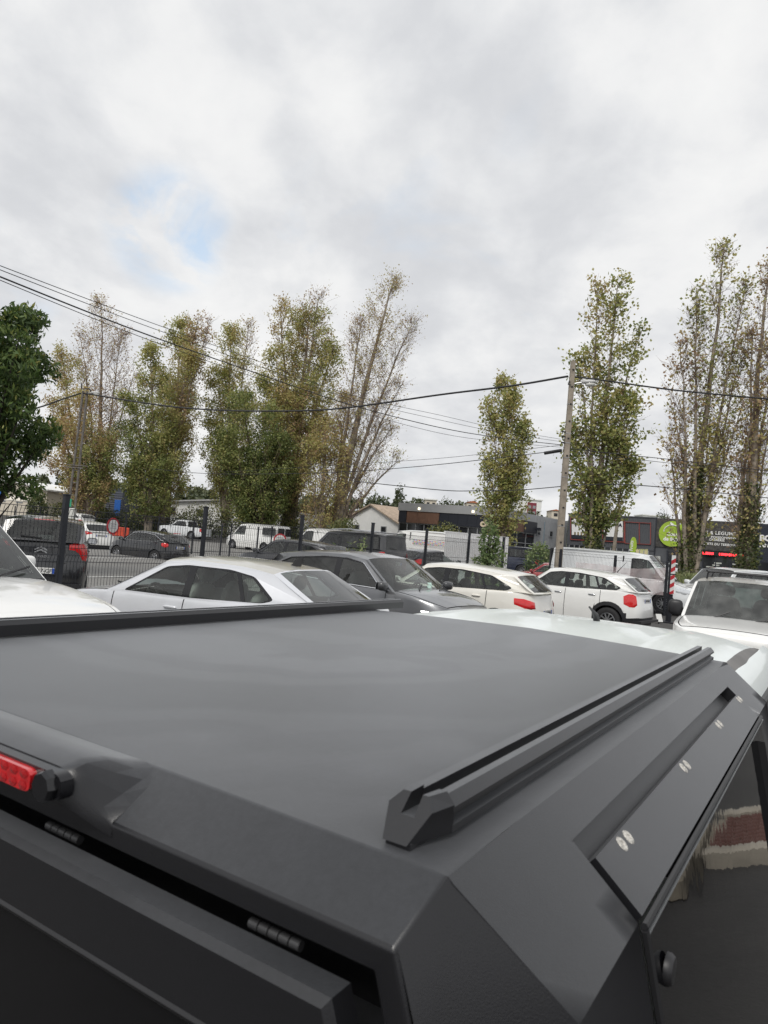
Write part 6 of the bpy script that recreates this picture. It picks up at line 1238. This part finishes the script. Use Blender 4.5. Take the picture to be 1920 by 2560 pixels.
for k in range(40):
    hh_ = er.uniform(2.3, 7.6); wmax = 1.75 * (1 - ((hh_ - 4.0) / 4.4) ** 2) ** .5 if hh_ > 4 else 1.75 * (.72 + .28 * (hh_ - 2.2) / 1.8); a_ = er.uniform(0, 2 * PI); rr_ = wmax * er.uniform(.55, 1.0)
    EVL.append((math.cos(a_) * rr_, math.sin(a_) * rr_, hh_, er.uniform(.32, .62), er.uniform(.32, .6), er.uniform(.28, .5)))
leafy('evergreen_tree', 'dark glossy evergreen tree cut by the left edge', 'tree', -11.0, 19.3, EVL, 27000, .20, EVER, .30, .9, 1, tint=(.42, .25))
def wpos(px, Y): p = at(px, 1350, Y); return p.x, p.y
# weeds and shrubs along the fence
for px, Y, lab, lobes, n in ((893, 15.4, 'tall pale green weed growing through the fence behind the grey crossover', [(0, 0, .9, .16, .2, .75), (.12, 0, 1.2, .12, .14, .68), (-.17, 0, 1.15, .12, .14, .6), (.24, .1, .8, .14, .2, .6)], 1500), (838, 14.7, 'thin pale weed stalk left of the tall weed', [(0, 0, .9, .08, .1, .7), (.1, 0, .8, .07, .1, .55)], 380), (735, 13.4, 'thin pale weed stalk beside the third fence post', [(0, 0, .8, .06, .1, .62)], 200)):
    x_, y_ = wpos(px, Y); leafy('weed_plant', lab, 'plant', x_, y_, lobes, n, .085, WEED, .32, -.6, 3, 'weeds along the fence', (.5, .25), mat('weed_stalk', (.12, .14, .06), .9))
x_, y_ = wpos(1218, 19.6); leafy('fence_shrub', 'leafy green shrub climbing the fence before the white wall', 'shrub', x_, y_, [(-.15, 0, .8, .42, .4, .8), (.2, 0, 1.2, .38, .35, .9), (.05, 0, 1.9, .28, .3, .7), (-.3, .1, .5, .4, .4, .5)], 3200, .11, WEED, .5, .2, 4, None, (.25, .25))
x_, y_ = wpos(1352, 40.); leafy('shrub', 'small bright shrub beside the foot of the concrete pole', 'shrub', x_, y_, [(0, 0, 1.1, .8, .7, 1.1)], 1500, .16, WEED, .6, .1, 4, 'yard shrubs', (.35, .25))
x_, y_ = wpos(1108, 62.); leafy('shrub', 'round dark olive shrub before the brown fascia', 'shrub', x_, y_, [(0, 0, 1.7, 1.7, 1.4, 1.7), (.9, 0, 1.1, 1.1, 1., 1.2)], 4200, .20, IVY, .6, .1, 4, 'yard shrubs', (.55, .25))
x_, y_ = wpos(858, 62.); leafy('shrub', 'clipped dark laurel shrub at the foot of the leaning poplar', 'shrub', x_, y_, [(0, 0, 1.5, 1.35, 1.1, 1.6)], 3800, .16, IVY, .6, .1, 3, 'yard shrubs', (.45, .25))
x_, y_ = wpos(1720, 41.); leafy('grass_clump', 'dry tall grass clump below the ivy poplar', 'grass clump', x_, y_, [(0, 0, .5, 1.6, .6, .7), (1.2, 0, .5, 1.2, .6, .6)], 2600, .32, WEED, .10, -1.6, 2, None, (.75, .25))
x_, y_ = wpos(85, 66.); leafy('shrub', 'dark conical shrub in front of the cream building', 'shrub', x_, y_, [(0, 0, 1.6, .9, .8, 1.7)], 2400, .2, IVY, .6, .1, 3, 'yard shrubs', (.4, .25))
for px, Y, rx, rz_, lab in ((300, 76, 4., 1.1, 'undergrowth hedge behind the red barrier'), (410, 78, 4., 1.2, 'undergrowth hedge behind the white pickup'), (520, 76, 3.2, 1.9, 'undergrowth hedge between the white pickup and the cargo van'), (200, 76, 3.6, 1.4, 'undergrowth hedge below the steel pole'), (760, 75, 3.6, 1.5, 'undergrowth hedge under the broad poplar')):
    x_, y_ = wpos(px, Y); leafy('hedge', lab, 'hedge', x_, y_, [(0, 0, rz_ * .9, rx, 1., rz_), (rx * .6, 0, rz_ * .7, rx * .6, .9, rz_ * .8), (-rx * .5, 0, rz_ * .7, rx * .6, .9, rz_ * 1.1)], 3600, .2, IVY, .6, 0, 4, 'undergrowth hedges', (.5, .3))
# wooded hill: far crowns that read as one mass
C, T_ = [], []
for k in range(190):
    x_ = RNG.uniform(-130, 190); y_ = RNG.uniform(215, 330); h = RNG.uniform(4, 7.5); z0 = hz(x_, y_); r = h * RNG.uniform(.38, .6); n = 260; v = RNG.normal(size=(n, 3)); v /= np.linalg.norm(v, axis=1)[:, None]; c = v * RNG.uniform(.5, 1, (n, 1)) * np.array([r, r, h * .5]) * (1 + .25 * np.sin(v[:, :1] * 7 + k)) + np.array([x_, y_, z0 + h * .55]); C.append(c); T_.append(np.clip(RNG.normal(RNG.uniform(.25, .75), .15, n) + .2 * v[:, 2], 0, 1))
hw = leaves('hillside_wood', np.concatenate(C), 1.1, np.concatenate(T_), FARW, None, .8); tag(hw, 'far green wood covering the hill behind the grey hall', 'wood')
for px, pyt, Y, lab, sl in ((1002, 1211, 210, 'dark cypress standing above the far wood', .25), (1118, 1245, 230, 'round far tree right of the beige villa', .7), (1150, 1254, 235, 'far palm like tree beside the red roofed house', .5), (1470, 1262, 240, 'far pine behind the dark shop roof', .6), (1660, 1277, 260, 'far tree above the green sign roof line', .5)):
    p = at(px, pyt, Y); zb = hz(p.x, Y); h = max(4, p.z - zb); leafy('far_tree', lab, 'tree', p.x, Y, [(0, 0, h * .55, h * .5 * sl, h * .5 * sl, h * .46), (0, 0, h * .35, h * .6 * sl, h * .6 * sl, h * .3)], 1100, .7, FARW, .7, 0, 2, 'far trees on the hill', (.35, .2), z=zb)
